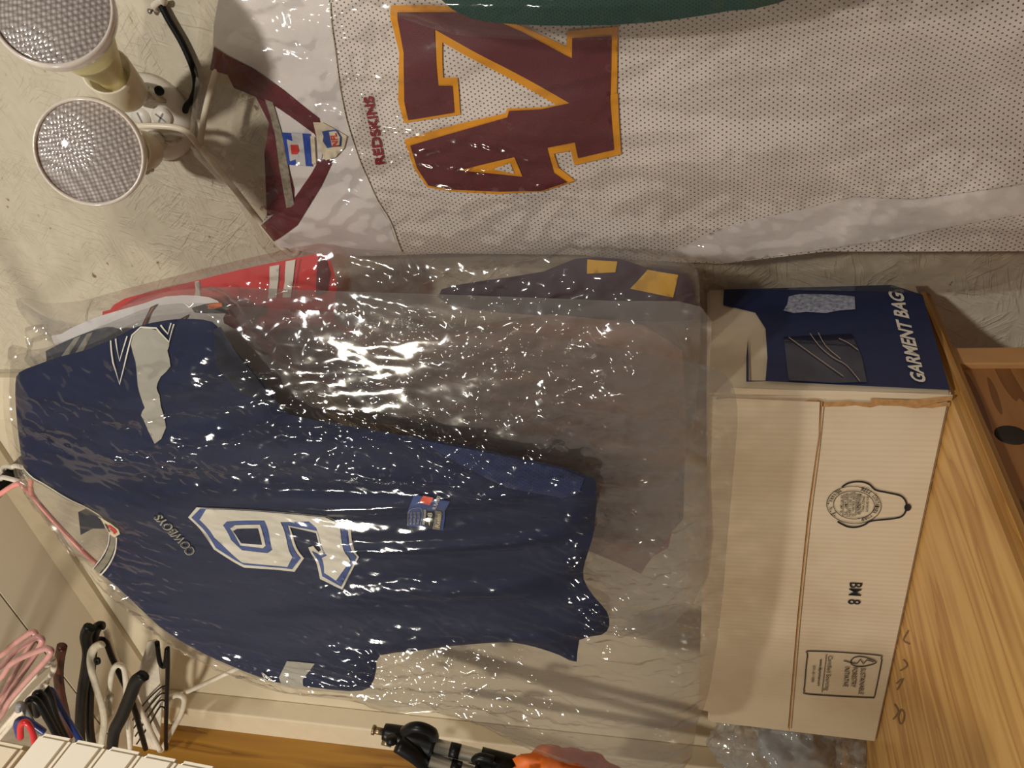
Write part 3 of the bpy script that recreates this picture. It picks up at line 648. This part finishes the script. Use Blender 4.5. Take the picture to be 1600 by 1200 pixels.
# purple and yellow jersey
J = thing('football_jersey', 'dark purple jersey with yellow trim deep behind the clear bags', 'jersey', P(1100, 470, .951), 'jerseys in clear garment bags')
c = Cloth([(690, 452), (760, 438), (850, 424), (900, 404), (965, 404), (1010, 418), (1070, 426), (1085, 455), (1080, 500), (960, 500), (800, 490), (700, 476)], .951, .009, fold_gen(51))
c.body('jersey_body', M['purple'], J, .01)
c.patch('yellow_trim', [[(918, 404), (965, 407), (962, 422), (918, 424)]], M['yellowc'], J, .002)
c.patch('yellow_trim', [[(1012, 420), (1060, 428), (1052, 462), (985, 448)]], M['yellowc'], J, .002)

# white number 42 jersey
def fold_red(x, z):
    low = min(1, max(0, (1.62-z)/.7))
    q = x-.18*(z-1.3)
    return .019*low*math.sin(q*30+1.5*nz(x*3, z*1.5, 5))+.004*nz(x*9, z*4, 9)+.003*nz(x*24, z*10, 2)
J = thing('football_jersey', 'white mesh football jersey with maroon number 42 and maroon collar', 'jersey', P(1600, 150, 1.03), 'jerseys in clear garment bags')
neck = [(409, 351), (418, 342), (456, 310), (484, 269), (496, 248), (497, 228), (492, 211), (440, 172), (405, 151), (367, 135), (357, 115), (330, 107)]
outl = [(333, 72), (334, 40), (342, 0), (350, -60), (1690, -60), (1690, 392), (1450, 393), (1290, 393), (1130, 412), (1000, 407), (900, 398), (700, 396), (520, 402), (440, 386), (429, 376)]
c = Cloth(outl+neck, 1.03, .014, fold_red, 0)
c.body('jersey_body', M['wmesh'], J, .009, outl+[(409, 351), (416, 335), (417, 300), (414, 240), (420, 192), (400, 152), (357, 115), (330, 107)])
c.patch('yoke', [[(334, 72), (335, 40), (342, 0), (350, -58), (525, -58), (520, 0), (523, 40), (532, 100), (540, 150), (548, 190), (558, 222), (572, 262), (590, 300), (612, 340), (628, 394), (520, 400), (440, 385), (429, 376), (469, 347), (506, 287), (525, 248), (505, 182), (450, 137), (400, 102)]], M['wsat'], J, .0016)
c.ribbon('yoke_seam', [(521, 0), (524, 40), (533, 100), (541, 150), (549, 190), (560, 225), (574, 262), (592, 300), (614, 340), (629, 392)], 2.4, M['white'], J, .003)
c.patch('collar_band', [[(337, 72), (400, 102), (450, 137), (505, 180), (496, 213), (440, 173), (405, 152), (367, 136), (357, 116), (330, 108)]], M['maroon'], J, .003)
c.patch('collar_band', [[(409, 351), (429, 376), (469, 347), (506, 287), (525, 246), (496, 246), (484, 270), (456, 311), (418, 343)]], M['maroon'], J, .003)
SHP = lambda pts: crop(400, 130, 8, pts)
c.patch('shield_patch', [SHP([(760, 450), (880, 445), (1010, 510), (1190, 610), (1150, 760), (1040, 880), (905, 932), (820, 800), (775, 620)])], M['patchw'], J, .0046)
c.patch('shield_blue', [SHP([(868, 565), (960, 540), (1060, 525), (1085, 560), (1125, 625), (1110, 740), (990, 755), (930, 775), (870, 690), (885, 620)])], M['bluep'], J, .0058)
c.patch('shield_red', [SHP([(965, 560), (1060, 545), (1105, 620), (1095, 720), (995, 740)])], M['patchw'], J, .0066)
c.text('shield_letters', 'NFL', (400+1085/8, 130+735/8), (-3, -21), (-10, 1), M['redp'], J, .0074, .03)
B2 = lambda pts: crop(300, 0, 4, pts)
def inner(name, pts, y, mat): return mesh_obj(name, [P(a, b, y-.009) for a, b in pts], [tuple(range(len(pts)))], mat, J, False)
inner('inner_collar', B2([(398, 606), (470, 640), (560, 850), (640, 1180), (640, 1300), (468, 1350), (452, 960), (482, 770)]), 1.034, M['maroon'])
inner('inner_back', B2([(470, 620), (560, 680), (800, 830), (820, 900), (800, 1080), (740, 1200), (640, 1320), (610, 1040), (550, 830)]), 1.0345, M['wsat'])
inner('neck_tape', B2([(455, 620), (505, 640), (560, 830), (600, 1040), (640, 1290), (590, 1300), (545, 1040), (520, 850), (490, 730)]), 1.0325, M['tape'])
inner('neck_label', B2([(560, 828), (735, 835), (750, 1040), (600, 1030)]), 1.0320, M['labelb'])
inner('label_band', B2([(620, 832), (690, 834), (712, 1038), (655, 1034)]), 1.0315, M['labelw'])
inner('label_shield_ground', B2([(592, 870), (650, 890), (668, 990), (612, 1008)]), 1.0312, M['labelw'])
inner('label_shield', B2([(615, 905), (660, 905), (668, 945), (655, 965), (622, 965)]), 1.0305, M['redp'])
inner('size_tab', B2([(738, 850), (765, 855), (775, 1022), (750, 1025)]), 1.0310, M['patchw'])
c.text('wordmark', 'REDSKINS', (607, 249), (-18, -106), (-14, 2), M['burgundy'], J, .0026, .03)
N42 = lambda pts: crop(600, 0, 4, pts)
g2 = [(60, 95), (120, 310), (115, 600), (150, 742), (497, 690), (480, 460), (392, 460), (385, 245), (1080, 620), (1170, 660), (1462, 640), (1465, 155), (1150, 180), (1150, 275), (880, 150), (600, 40), (330, 20), (60, 20)]
m2 = [(105, 60), (108, 110), (150, 310), (155, 600), (178, 722), (460, 675), (447, 510), (360, 508), (335, 165), (1172, 612), (1175, 690), (1420, 690), (1425, 210), (1185, 222), (1185, 345), (1130, 318), (870, 178), (600, 60)]
g4 = [(150, 847), (300, 800), (500, 745), (780, 678), (785, 650), (1000, 640), (1160, 612), (1468, 560), (1490, 930), (1200, 1005), (1180, 910), (1075, 930), (1100, 1020), (1205, 1105), (1000, 1172), (720, 1188), (430, 1168), (290, 1142), (205, 1020)]
m4 = [(188, 880), (570, 768), (790, 702), (800, 662), (1000, 650), (1172, 612), (1418, 570), (1445, 900), (1225, 955), (1205, 855), (1032, 890), (1070, 1050), (1155, 1110), (990, 1166), (740, 1170), (420, 1152), (300, 1128), (230, 1020)]
c.patch('number_border', [N42(g2)], M['gold'], J, .0024); c.patch('number_border', [N42(g4)], M['gold'], J, .0028)
c.patch('number_face', [N42(m2)], M['maroon'], J, .0040); c.patch('number_face', [N42(m4)], M['maroon'], J, .0044)
c.patch('number_border', [N42([(495, 1030), (832, 950), (880, 1075)])], M['gold'], J, .0056)
c.patch('number_eye', [N42([(700, 1025), (805, 985), (830, 1055)])], M['wmesh'], J, .0066)
c.patch('side_panel', [[(1020, 400), (1130, 352), (1260, 322), (1330, 300), (1420, 300), (1600, 270), (1690, 250), (1690, 325), (1600, 318), (1500, 345), (1400, 372), (1290, 388), (1140, 408)]], M['wsat'], J, .0018)
hg = thing('clothes_hanger', 'white tube hanger hooked over the floodlight, holding the number 42 jersey', 'hanger', P(313, 230, 1.03), 'hangers')
tube('hanger_frame', [P(312, 228, 1.03), P(317, 195, 1.03), P(323, 165, 1.03), P(338, 110, 1.03), P(372, 0, 1.035), P(395, -60, 1.035), P(430, -40, 1.035), P(470, 200, 1.037), P(470, 380, 1.037), P(442, 388, 1.035), P(370, 300, 1.03), P(330, 252, 1.03), P(312, 228, 1.03)], .0046, M['plastic'], hg, 4)
tube('hanger_hook', [P(313, 231, 1.03), P(304, 220, 1.025), P(292, 206, 1.022), P(272, 199, 1.018), P(245, 197, 1.014), P(222, 197, 1.012), P(206, 198, 1.016), P(200, 206, 1.03)], .0046, M['plastic'], hg)
# green jersey
J = thing('football_jersey', 'dark green mesh jersey cut off by the top edge', 'jersey', P(1000, -60, .93), 'jerseys in clear garment bags')
c = Cloth([(640, -60), (690, 0), (720, 22), (760, 34), (850, 40), (960, 39), (1060, 30), (1140, 17), (1215, 5), (1300, -60)], .93, .014, fold_gen(71))
c.body('jersey_body', M['green'], J, .008)

# ------------------------------------------------------------------ clear garment bags
def ridge(x, z, s): return .4-abs(noise.noise(Vector((x, z, s))))*2
def crinkle(sd, amp=1.0):
    def f(x, z):
        wx, wz = x+.03*nz(x*6, z*4, sd), z+.03*nz(x*5, z*5, sd+1)
        a = ridge(wx*17, wz*4.5, sd+2)
        cs, sn = math.cos(.5), math.sin(.5)
        b = ridge((wx*cs+wz*sn)*34, (wz*cs-wx*sn)*10, sd+4)
        d = ridge((wx*cs-wz*sn)*75, (wz*cs+wx*sn)*38, sd+6)
        e = noise.noise(Vector((wx*130, wz*80, sd)))
        m = .35+.65*max(0, min(1, .5+1.6*nz(x*5, z*4, sd+9)))
        g = ridge((wx+.12*wz)*22, wz*2.2, sd+12)
        h = ridge((wx-.25*wz)*48, wz*7, sd+15)
        return amp*(.0035*a+.005*g+m*(.0046*b+.0042*h+.0032*d+.0012*e))
    return f
def grow(lp, d):                    # push a closed outline outward
    a = np.array(lp); n = len(a); area = np.sum(a[:, 0]*np.roll(a[:, 1], -1)-np.roll(a[:, 0], -1)*a[:, 1])
    t_ = np.roll(a, -1, 0)-np.roll(a, 1, 0); t_ /= np.linalg.norm(t_, axis=1)[:, None]+1e-9
    nn = np.stack([t_[:, 1], -t_[:, 0]], 1)*(1 if area > 0 else -1)
    return [tuple(p) for p in a+nn*d]
def garment_bag(label, outline, Y, puff, sd, mat, step=.0052, amp=1.0, soft=.05, cling=None, calm=.25, holds=(), lim=.012):
    lp = grow(px_loop(outline, Y, 3), .007); fr_ = crinkle(sd, amp); bk = crinkle(sd+40, amp)
    tame = lambda v: lim*math.tanh(v/lim)
    def around(pts, y, front):      # the film stays clear of the garments it holds
        for g in holds:
            d = edge_dist(pts, [g.loop]); ins = inside(pts, [g.loop]); near = ins | (d < .022)
            q = np.where(near)[0]
            if not len(q): continue
            if front:
                lim_y = np.where(ins[q], g.front(pts[q]), g.Y)-.008; y[q] = np.minimum(y[q], lim_y)
            else:
                lim_y = np.where(ins[q], g.back(pts[q]), g.Y)+.0045; y[q] = np.maximum(y[q], lim_y)
        return y
    pts, tri = triangulate([lp], step); pr = 1-np.exp(-edge_dist(pts, [lp])/soft)
    loose = np.ones(len(pts))
    if cling:                      # film lies flat where it rests on the cloth
        cl = px_loop(cling, Y); d = edge_dist(pts, [cl]); ins = inside(pts, [cl])
        loose = np.where(ins, calm+(1-calm)*np.exp(-d/.035), 1.0)
    y0 = around(pts, Y-puff*pr, True)
    y0 -= np.array([(lim*w+tame(fr_(x, z)*w))*min(1, k*1.6) for (x, z), k, w in zip(pts, pr, loose)])
    p2, t2 = triangulate([lp], step*1.6); q2 = 1-np.exp(-edge_dist(p2, [lp])/soft)
    y1 = around(p2, Y+.45*puff*q2, False)+np.array([(.006+.4*tame(bk(x, z)))*k for (x, z), k in zip(p2, q2)])
    V = [(a, b, c_) for (a, c_), b in zip(pts, y0)]+[(a, b, c_) for (a, c_), b in zip(p2, y1)]
    n = len(pts); F = [tuple(k) for k in tri]+[tuple(int(j)+n for j in k)[::-1] for k in t2]
    o = mesh_obj('garment_bag', V, F, mat)
    return tag(o, label, 'garment bag', 'clear garment bags')
GC = Cloth.all                      # navy 9, navy striped, white striped, red, purple, white 42, green
garment_bag('crinkled clear plastic bag over the navy number 9 jersey, nearest bag',
  [(18, 640), (20, 570), (24, 545), (60, 556), (110, 540), (180, 512), (250, 488), (340, 486), (500, 494), (700, 512), (900, 540), (1060, 570), (1125, 590), (1142, 640), (1138, 720), (1128, 840), (1118, 960), (1100, 1080), (1082, 1130), (1062, 1200), (960, 1205), (880, 1182), (800, 1150), (740, 1122), (690, 1107), (620, 1107), (545, 1086), (440, 1074), (360, 1045), (280, 1006), (215, 955), (150, 898), (80, 815), (45, 775), (30, 720)],
  .739, .026, 3, M['film'], .0044, 1.7, cling=[(60, 640), (200, 690), (330, 690), (600, 715), (900, 760), (935, 960), (890, 1010), (600, 1010), (470, 1050), (250, 960), (60, 760)], calm=.16, holds=GC[0:1])
garment_bag('clear bag with a pointed corner around the white and navy striped jerseys',
  [(46, 516), (75, 527), (115, 526), (165, 508), (225, 472), (330, 456), (520, 462), (760, 470), (960, 478), (1090, 486), (1100, 560), (1098, 700), (1096, 900), (1000, 990), (800, 940), (500, 800), (200, 680), (70, 585)],
  .842, .024, 17, M['film2'], .0052, 2.0, holds=GC[1:3])
garment_bag('clear bag around the red jersey beside the wall',
  [(30, 471), (70, 479), (130, 476), (190, 460), (300, 432), (400, 408), (500, 388), (560, 396), (700, 402), (860, 396), (1000, 400), (1070, 405), (1085, 480), (1080, 620), (1040, 740), (800, 730), (500, 640), (200, 560), (70, 520)],
  .930, .024, 29, M['film2'], .0052, 2.0, holds=GC[3:5])
garment_bag('clear bag over the white number 42 jersey',
  [(304, 230), (308, 170), (318, 90), (326, 20), (330, -60), (800, -75), (1300, -75), (1700, -75), (1710, 120), (1700, 300), (1640, 395), (1560, 440), (1460, 450), (1340, 448), (1230, 446), (1150, 444), (1110, 432), (1050, 414), (960, 412), (840, 408), (700, 404), (520, 408), (432, 402), (380, 320), (330, 262)],
  1.030, .024, 47, M['film3'], .0050, 1.15, cling=[(560, -60), (1700, -60), (1700, 250), (1000, 350), (560, 350)], calm=.3, holds=GC[5:6])
garment_bag('clear bag around the green jersey at the top edge',
  [(560, -60), (590, 0), (640, 22), (700, 40), (780, 47), (870, 50), (990, 47), (1100, 32), (1200, 14), (1290, 4), (1420, -8), (1440, -60)],
  .928, .030, 61, M['film3'], .006, .8, holds=GC[6:7])

# ------------------------------------------------------------------ grey plastic sack left of the carton
sk = PZ(1385, 1185, BENCH); s0 = PD(1210, 1200, 1.62)
bm = bmesh.new(); bmesh.ops.create_icosphere(bm, subdivisions=6, radius=1)
ctr = Vector((c_l.x-.16, c_l.y+.085, BENCH+.125))
for v in bm.verts:
    n_ = v.co.copy(); r = 1+.22*noise.noise(n_*2.2)+.10*(1-2*abs(noise.noise(n_*5)))+.05*(1-2*abs(noise.noise(n_*12)))
    p = Vector((n_.x*.135, n_.y*.10, n_.z*.135))*r+ctr
    p.z = max(p.z, BENCH+.001); p.y = min(p.y, WALL-.06); p.x = min(p.x, c_l.x-.006); v.co = p
tag(bm_obj('plastic_sack', bm, M['greyfilm'], None, True), 'crumpled grey plastic sack on the bench left of the carton', 'plastic bag')
bm = bmesh.new(); bmesh.ops.create_icosphere(bm, subdivisions=4, radius=1)
for v in bm.verts:
    n_ = v.co.copy(); r = 1+.2*noise.noise(n_*2.5+Vector((4, 0, 0))); p = Vector((n_.x*.075, n_.y*.05, n_.z*.075))*r+ctr-Vector((.01, 0, .01)); p.z = max(p.z, BENCH+.003); v.co = p
tag(bm_obj('wrapped_bundle', bm, plain('pale_bundle', lin(150, 152, 156), .7, var=.2, scale=18), None, True), 'pale bundle inside the grey plastic sack', 'bundle')

# ------------------------------------------------------------------ tripod and orange pouch
ty = .88
T = thing('tripod', 'folded silver tripod with black head standing against the left trim', 'tripod', (P(900, 1215, ty).x, ty, BENCH))
tube('stud', [P(583, 1140, ty), P(600, 1144, ty)], .008, M['brass'], T, 0, 14)
tube('stud', [P(597, 1159, ty), P(612, 1163, ty)], .007, M['brass'], T, 0, 14)
tube('stud_collar', [P(582, 1140, ty), P(586, 1141, ty)], .011, M['brass'], T, 0, 14)
tube('head', [P(600, 1143, ty), P(625, 1149, ty), P(650, 1156, ty), P(678, 1165, ty)], .025, M['black'], T, 4, 16, 1.0, False, lambda s: .7+.45*s)
tube('head_lock', [P(632, 1143, ty-.03), P(645, 1136, ty-.035), P(660, 1137, ty-.035), P(675, 1144, ty-.03), P(678, 1152, ty-.02)], .011, M['black'], T, 4)
tube('knob', [P(612, 1152, ty-.03), P(612, 1160, ty-.035)], .012, M['black'], T, 0, 14)
def leg(u0, v0, u1, v1, y, ln):
    a, b = P(u0, v0, y), P(u1, v1, y); d = (b-a).normalized(); k = (a.z-BENCH-.01)/-d.z; e = a+d*k
    L = tube('leg', [a, e], .0155, M['steel'], T, 0, 18)
    tube('leg_band', [a.lerp(e, .05), a.lerp(e, .075)], .016, M['black'], L, 0, 18)
    f = (b-a).length/k
    q = a+d*(b-a).length
    tube('leg_clamp', [q-d*.03, q+d*.045], .021, M['black'], L, 0, 18)
    tube('clamp_lever', [q-d*.035+Vector((.02, -.02, 0)), q-d*.02+Vector((.04, -.02, 0)), q+d*.01+Vector((.04, -.02, 0))], .009, M['black'], L, 3)
    tube('rubber_foot', [e+Vector((0, 0, .03)), e+Vector((0, 0, -.009))], .02, M['black'], L, 0, 16)
leg(672, 1163, 772, 1188, ty-.005, 1)
leg(672, 1187, 760, 1214, ty-.03, 1)
leg(655, 1180, 760, 1200, ty+.03, 1)
tube('head_grip', [P(622, 1162, ty-.025), P(650, 1180, ty-.03), P(668, 1196, ty-.03)], .019, M['black'], T, 4)
op = P(868, 1192, ty-.115)
bm = bmesh.new(); bmesh.ops.create_icosphere(bm, subdivisions=4, radius=1)
for v in bm.verts:
    n_ = v.co.copy(); r = 1+.32*noise.noise(n_*2.4)+.12*noise.noise(n_*6)
    v.co = op+Vector((n_.x*.055, n_.y*.045, n_.z*.105))*r+Vector((-.045, 0, -.02))
tag(bm_obj('nylon_pouch', bm, M['orangebag'], None, True), 'bright orange nylon pouch in front of the tripod legs', 'pouch')

# ------------------------------------------------------------------ spare hangers near the left corner
H = lambda pts, Y: [P(*p, Y) for p in crop(0, 900, 4, pts)]
def room_for(pts, r):               # deepest plane on which the hanger clears ceiling and left wall
    best = 9
    for q in crop(0, 900, 4, pts):
        d = ray(*q)
        if d.z > 0: best = min(best, d.y*(CEIL-.008-r-CAM.z)/d.z)
        if d.x < 0: best = min(best, d.y*(LEFT+.012+r)/d.x)
    return best
QUEUE, PLACED = [], []
def hanger(label, pieces, loc, solid=None): QUEUE.append((label, pieces, solid))
def place(label, pieces, solid):
    y0 = pieces[0][2]; px = [q for p in pieces for q in p[1]]
    sh = min(0, min(room_for([tuple(q)[:2] for q in smooth_path([Vector((a, b, 0)) for a, b in p[1]], 4)], p[3])-p[2] for p in pieces))
    bb = (min(q[0] for q in px)-30, max(q[0] for q in px)+30, min(q[1] for q in px)-30, max(q[1] for q in px)+30)
    while True:
        k = (y0+sh)/y0; lo = min(p[2]+sh-p[3]*k for p in pieces)-.001; hi = max(p[2]+sh+p[3]*k for p in pieces)+.001
        if not any(bb[0] < o[1] and o[0] < bb[1] and bb[2] < o[3] and o[2] < bb[3] and lo < h_ and l_ < hi for o, l_, h_ in PLACED): break
        sh -= .002
    PLACED.append((bb, lo, hi))
    t_ = thing('clothes_hanger', label, 'hanger', P(*crop(0, 900, 4, [pieces[0][1][0]])[0], y0+sh), 'spare hangers')
    for nm, pts, Y, r, m, fl in pieces:
        if nm == 'panel':
            bm = bmesh.new(); A = [bm.verts.new(p) for p in H(pts, Y+sh)]; B_ = [bm.verts.new(v.co+Vector((0, .005, 0))) for v in A]
            bm.faces.new(A); bm.faces.new(B_[::-1])
            for i in range(len(A)): bm.faces.new((A[i], A[(i+1) % len(A)], B_[(i+1) % len(A)], B_[i]))
            bm_obj(nm, bm, M[m], t_)
        else: tube(nm, H(pts, Y+sh), r*k, M[m], t_, 5, 10, fl)
def hp(pts, Y, r, m, fl=1.0, nm='hanger_frame'): return (nm, pts, Y, r, m, fl)
L0 = lambda p, Y: H([p], Y)[0]
for i, (a, b) in enumerate((((160, 372), (205, 348)), ((205, 395), (245, 385)), ((255, 462), (300, 455)))):
    hanger(['uppermost dusty pink tube hanger in the spare pile', 'middle dusty pink tube hanger in the spare pile', 'lowest dusty pink tube hanger in the spare pile'][i],
      [hp([(-160, 560+i*90), (0, 500+i*70), (80, 430+i*55), a, b, (b[0]+14, b[1]+35), (150+i*20, 500+i*65), (60, 660+i*60), (-20, 800+i*50), (-200, 1000)], .72-i*.012, .0056, 'dpink')], L0(a, .72))
hanger('white plastic hangers end under the pink ones', [hp([(-100, 960), (60, 800), (180, 660), (290, 560), (330, 520), (318, 620), (150, 790), (-60, 1010)], .76, .006, 'whitep')], L0((200, 650), .76))
hanger('thin white hanger lying lowest in the pile', [hp([(-80, 1060), (80, 880), (200, 740), (285, 670), (270, 700), (120, 870), (-40, 1060)], .75, .005, 'whitep')], L0((200, 750), .75))
hanger('dark mahogany wooden hanger in the spare pile', [hp([(388, 440), (372, 520), (365, 620), (378, 740), (402, 850), (430, 1000)], .80, .011, 'redbrown', .8)], L0((380, 600), .80))
for i in range(3):
    hanger(['left', 'middle', 'right'][i]+' of the three black tube hangers beside the blue one',
      [hp([(185+i*46, 880-i*10), (172+i*44, 800-i*38), (195+i*42, 770-i*38), (235+i*40, 790-i*20), (290+i*30, 880), (350+i*25, 990), (400+i*20, 1080)], .72+i*.008, .0072, 'black')], L0((200+i*40, 850), .72))
hanger('dark blue tube hanger beside the black ones', [hp([(285, 780), (290, 725), (315, 715), (345, 760), (400, 860), (460, 960), (520, 1060)], .76, .007, 'bluep2')], L0((340, 780), .76))
hanger('red hanger loop at the foot of the pile', [hp([(128, 1010), (128, 940), (150, 912), (180, 930), (205, 985), (215, 1040)], .69, .0065, 'redpl')], L0((150, 950), .69))
hanger('light blue hanger loop around the red one', [hp([(120, 1000), (105, 930), (125, 898), (170, 905), (240, 950), (275, 975)], .70, .0070, 'bluep2')], L0((130, 910), .70))
hanger('grey hanger with an open hook end', [hp([(115, 840), (120, 800), (145, 815), (175, 870), (210, 940), (225, 980)], .71, .0065, 'greypl')], L0((150, 850), .71))
hanger('tall black wooden hanger beside the mahogany one', [hp([(560, 320), (535, 380), (550, 480), (535, 600), (510, 760), (500, 940), (505, 1080)], .985, .015, 'black', .7)], L0((540, 600), .985))
hanger('second tall black hanger behind the scrolled one', [hp([(645, 310), (620, 312), (590, 360), (570, 560), (560, 760), (560, 940), (580, 1080)], .998, .013, 'black', .7)], L0((590, 600), .998))
hanger('milky scrolled plastic hanger', [hp([(640, 425), (600, 440), (570, 490), (570, 580), (600, 690), (640, 820), (650, 930), (630, 1060)], .965, .0105, 'clear', .6), hp([(600, 545), (596, 520), (615, 518), (620, 540), (606, 548)], .957, .004, 'black', 1, 'scroll')], L0((590, 600), .965))
hanger('white plastic hanger with curved black shoulder', [hp([(590, 360), (625, 325), (665, 345), (690, 430), (730, 540), (790, 650), (850, 780), (930, 950), (1000, 1090)], 1.01, .008, 'whitep'), hp([(600, 410), (630, 395), (665, 420), (700, 510), (760, 640), (830, 800), (910, 1080)], 1.0, .0075, 'black', 1, 'shoulder_bar')], L0((650, 400), 1.0))
hanger('white clip hanger with a tall narrow loop', [hp([(665, 800), (685, 700), (700, 600), (730, 558), (770, 570), (785, 640), (790, 780), (805, 960), (815, 1080)], .96, .0070, 'whitep'), hp([(690, 750), (680, 800), (690, 850), (650, 890)], .955, .009, 'clear', 1, 'clip')], L0((740, 570), .96))
hanger('thick black hanger slanting across the pile', [hp([(895, 622), (850, 660), (810, 760), (760, 880), (715, 970), (700, 1080)], .93, .0165, 'black', .7)], L0((850, 660), .93))
hanger('flat white hanger panel with a black edge near the trim', [hp([(925, 412), (975, 405), (990, 560), (1010, 760), (1000, 1000), (985, 1090), (830, 1060), (860, 600)], 1.03, .006, 'whitep', 1, 'panel'),
  hp([(982, 415), (1000, 540), (1030, 560), (1046, 450), (1048, 600), (1042, 780), (1036, 1000), (1040, 1080)], 1.018, .006, 'black', 1, 'edge_bar')]
  +[hp([(830+i*8, 900+i*50), (900+i*10, 800+i*45), (1000, 700+i*40), (1040, 690+i*50)], 1.014, .0022, 'black', 1, 'wire') for i in range(4)], None)
hanger('white tube hanger with a sharp corner and long bar against the wall', [hp([(1500, 570), (1330, 650), (1200, 710), (1110, 748)], 1.045, .0062, 'whitep', 1, 'hanger_bar'), hp([(1010, 830), (1050, 770), (1110, 745), (1150, 770), (1135, 850), (1080, 960), (1030, 1050), (1000, 1090), (960, 1010), (900, 880), (850, 800)], 1.03, .0072, 'whitep')], L0((1110, 750), 1.03))

for q in sorted(QUEUE, key=lambda e: -e[1][0][2]): place(*q)
# ------------------------------------------------------------------ keyboard standing on end
KD = .60
k0 = PD(60, 1144, KD); kA = PD(112, 1154.2, KD*.985)-k0; kl = (PD(15, 1200, KD*.985)-k0).normalized()
pitch = kA.length; ka = kA.normalized(); kl = (kl-ka*kl.dot(ka)*.0).normalized(); kn = ka.cross(kl).normalized()
if kn.dot(CAM-k0) < 0: kn = -kn
nk = int((k0.z-BENCH-.02)/-kA.z) if kA.z < 0 else 20
T = thing('piano_keyboard', 'ivory piano keyboard stood on end at the bottom left corner', 'keyboard', k0+ka*(pitch*nk))
def kbox(name, a0, a1, l0, l1, n0, n1, mat, bev):
    bm = bmesh.new(); q = lambda a, l, n_: k0+ka*a+kl*l+kn*n_
    hexa(bm, [q(a0, l0, n0), q(a1, l0, n0), q(a1, l1, n0), q(a0, l1, n0), q(a0, l0, n1), q(a1, l0, n1), q(a1, l1, n1), q(a0, l1, n1)])
    bmesh.ops.bevel(bm, geom=bm.edges[:], offset=bev, segments=3, affect='EDGES'); return bm_obj(name, bm, mat, T)
for i in range(min(nk, 14)): kbox('key', i*pitch+.0009, (i+1)*pitch-.0009, 0, .14, -.009, 0, M['key'], .0028)
kbox('end_block', -.09, -.0012, .012, .15, -.03, .002, M['keybody'], .003)
kbox('case', -.09, pitch*nk, .06, .24, -.045, -.018, M['keybody'], .003)
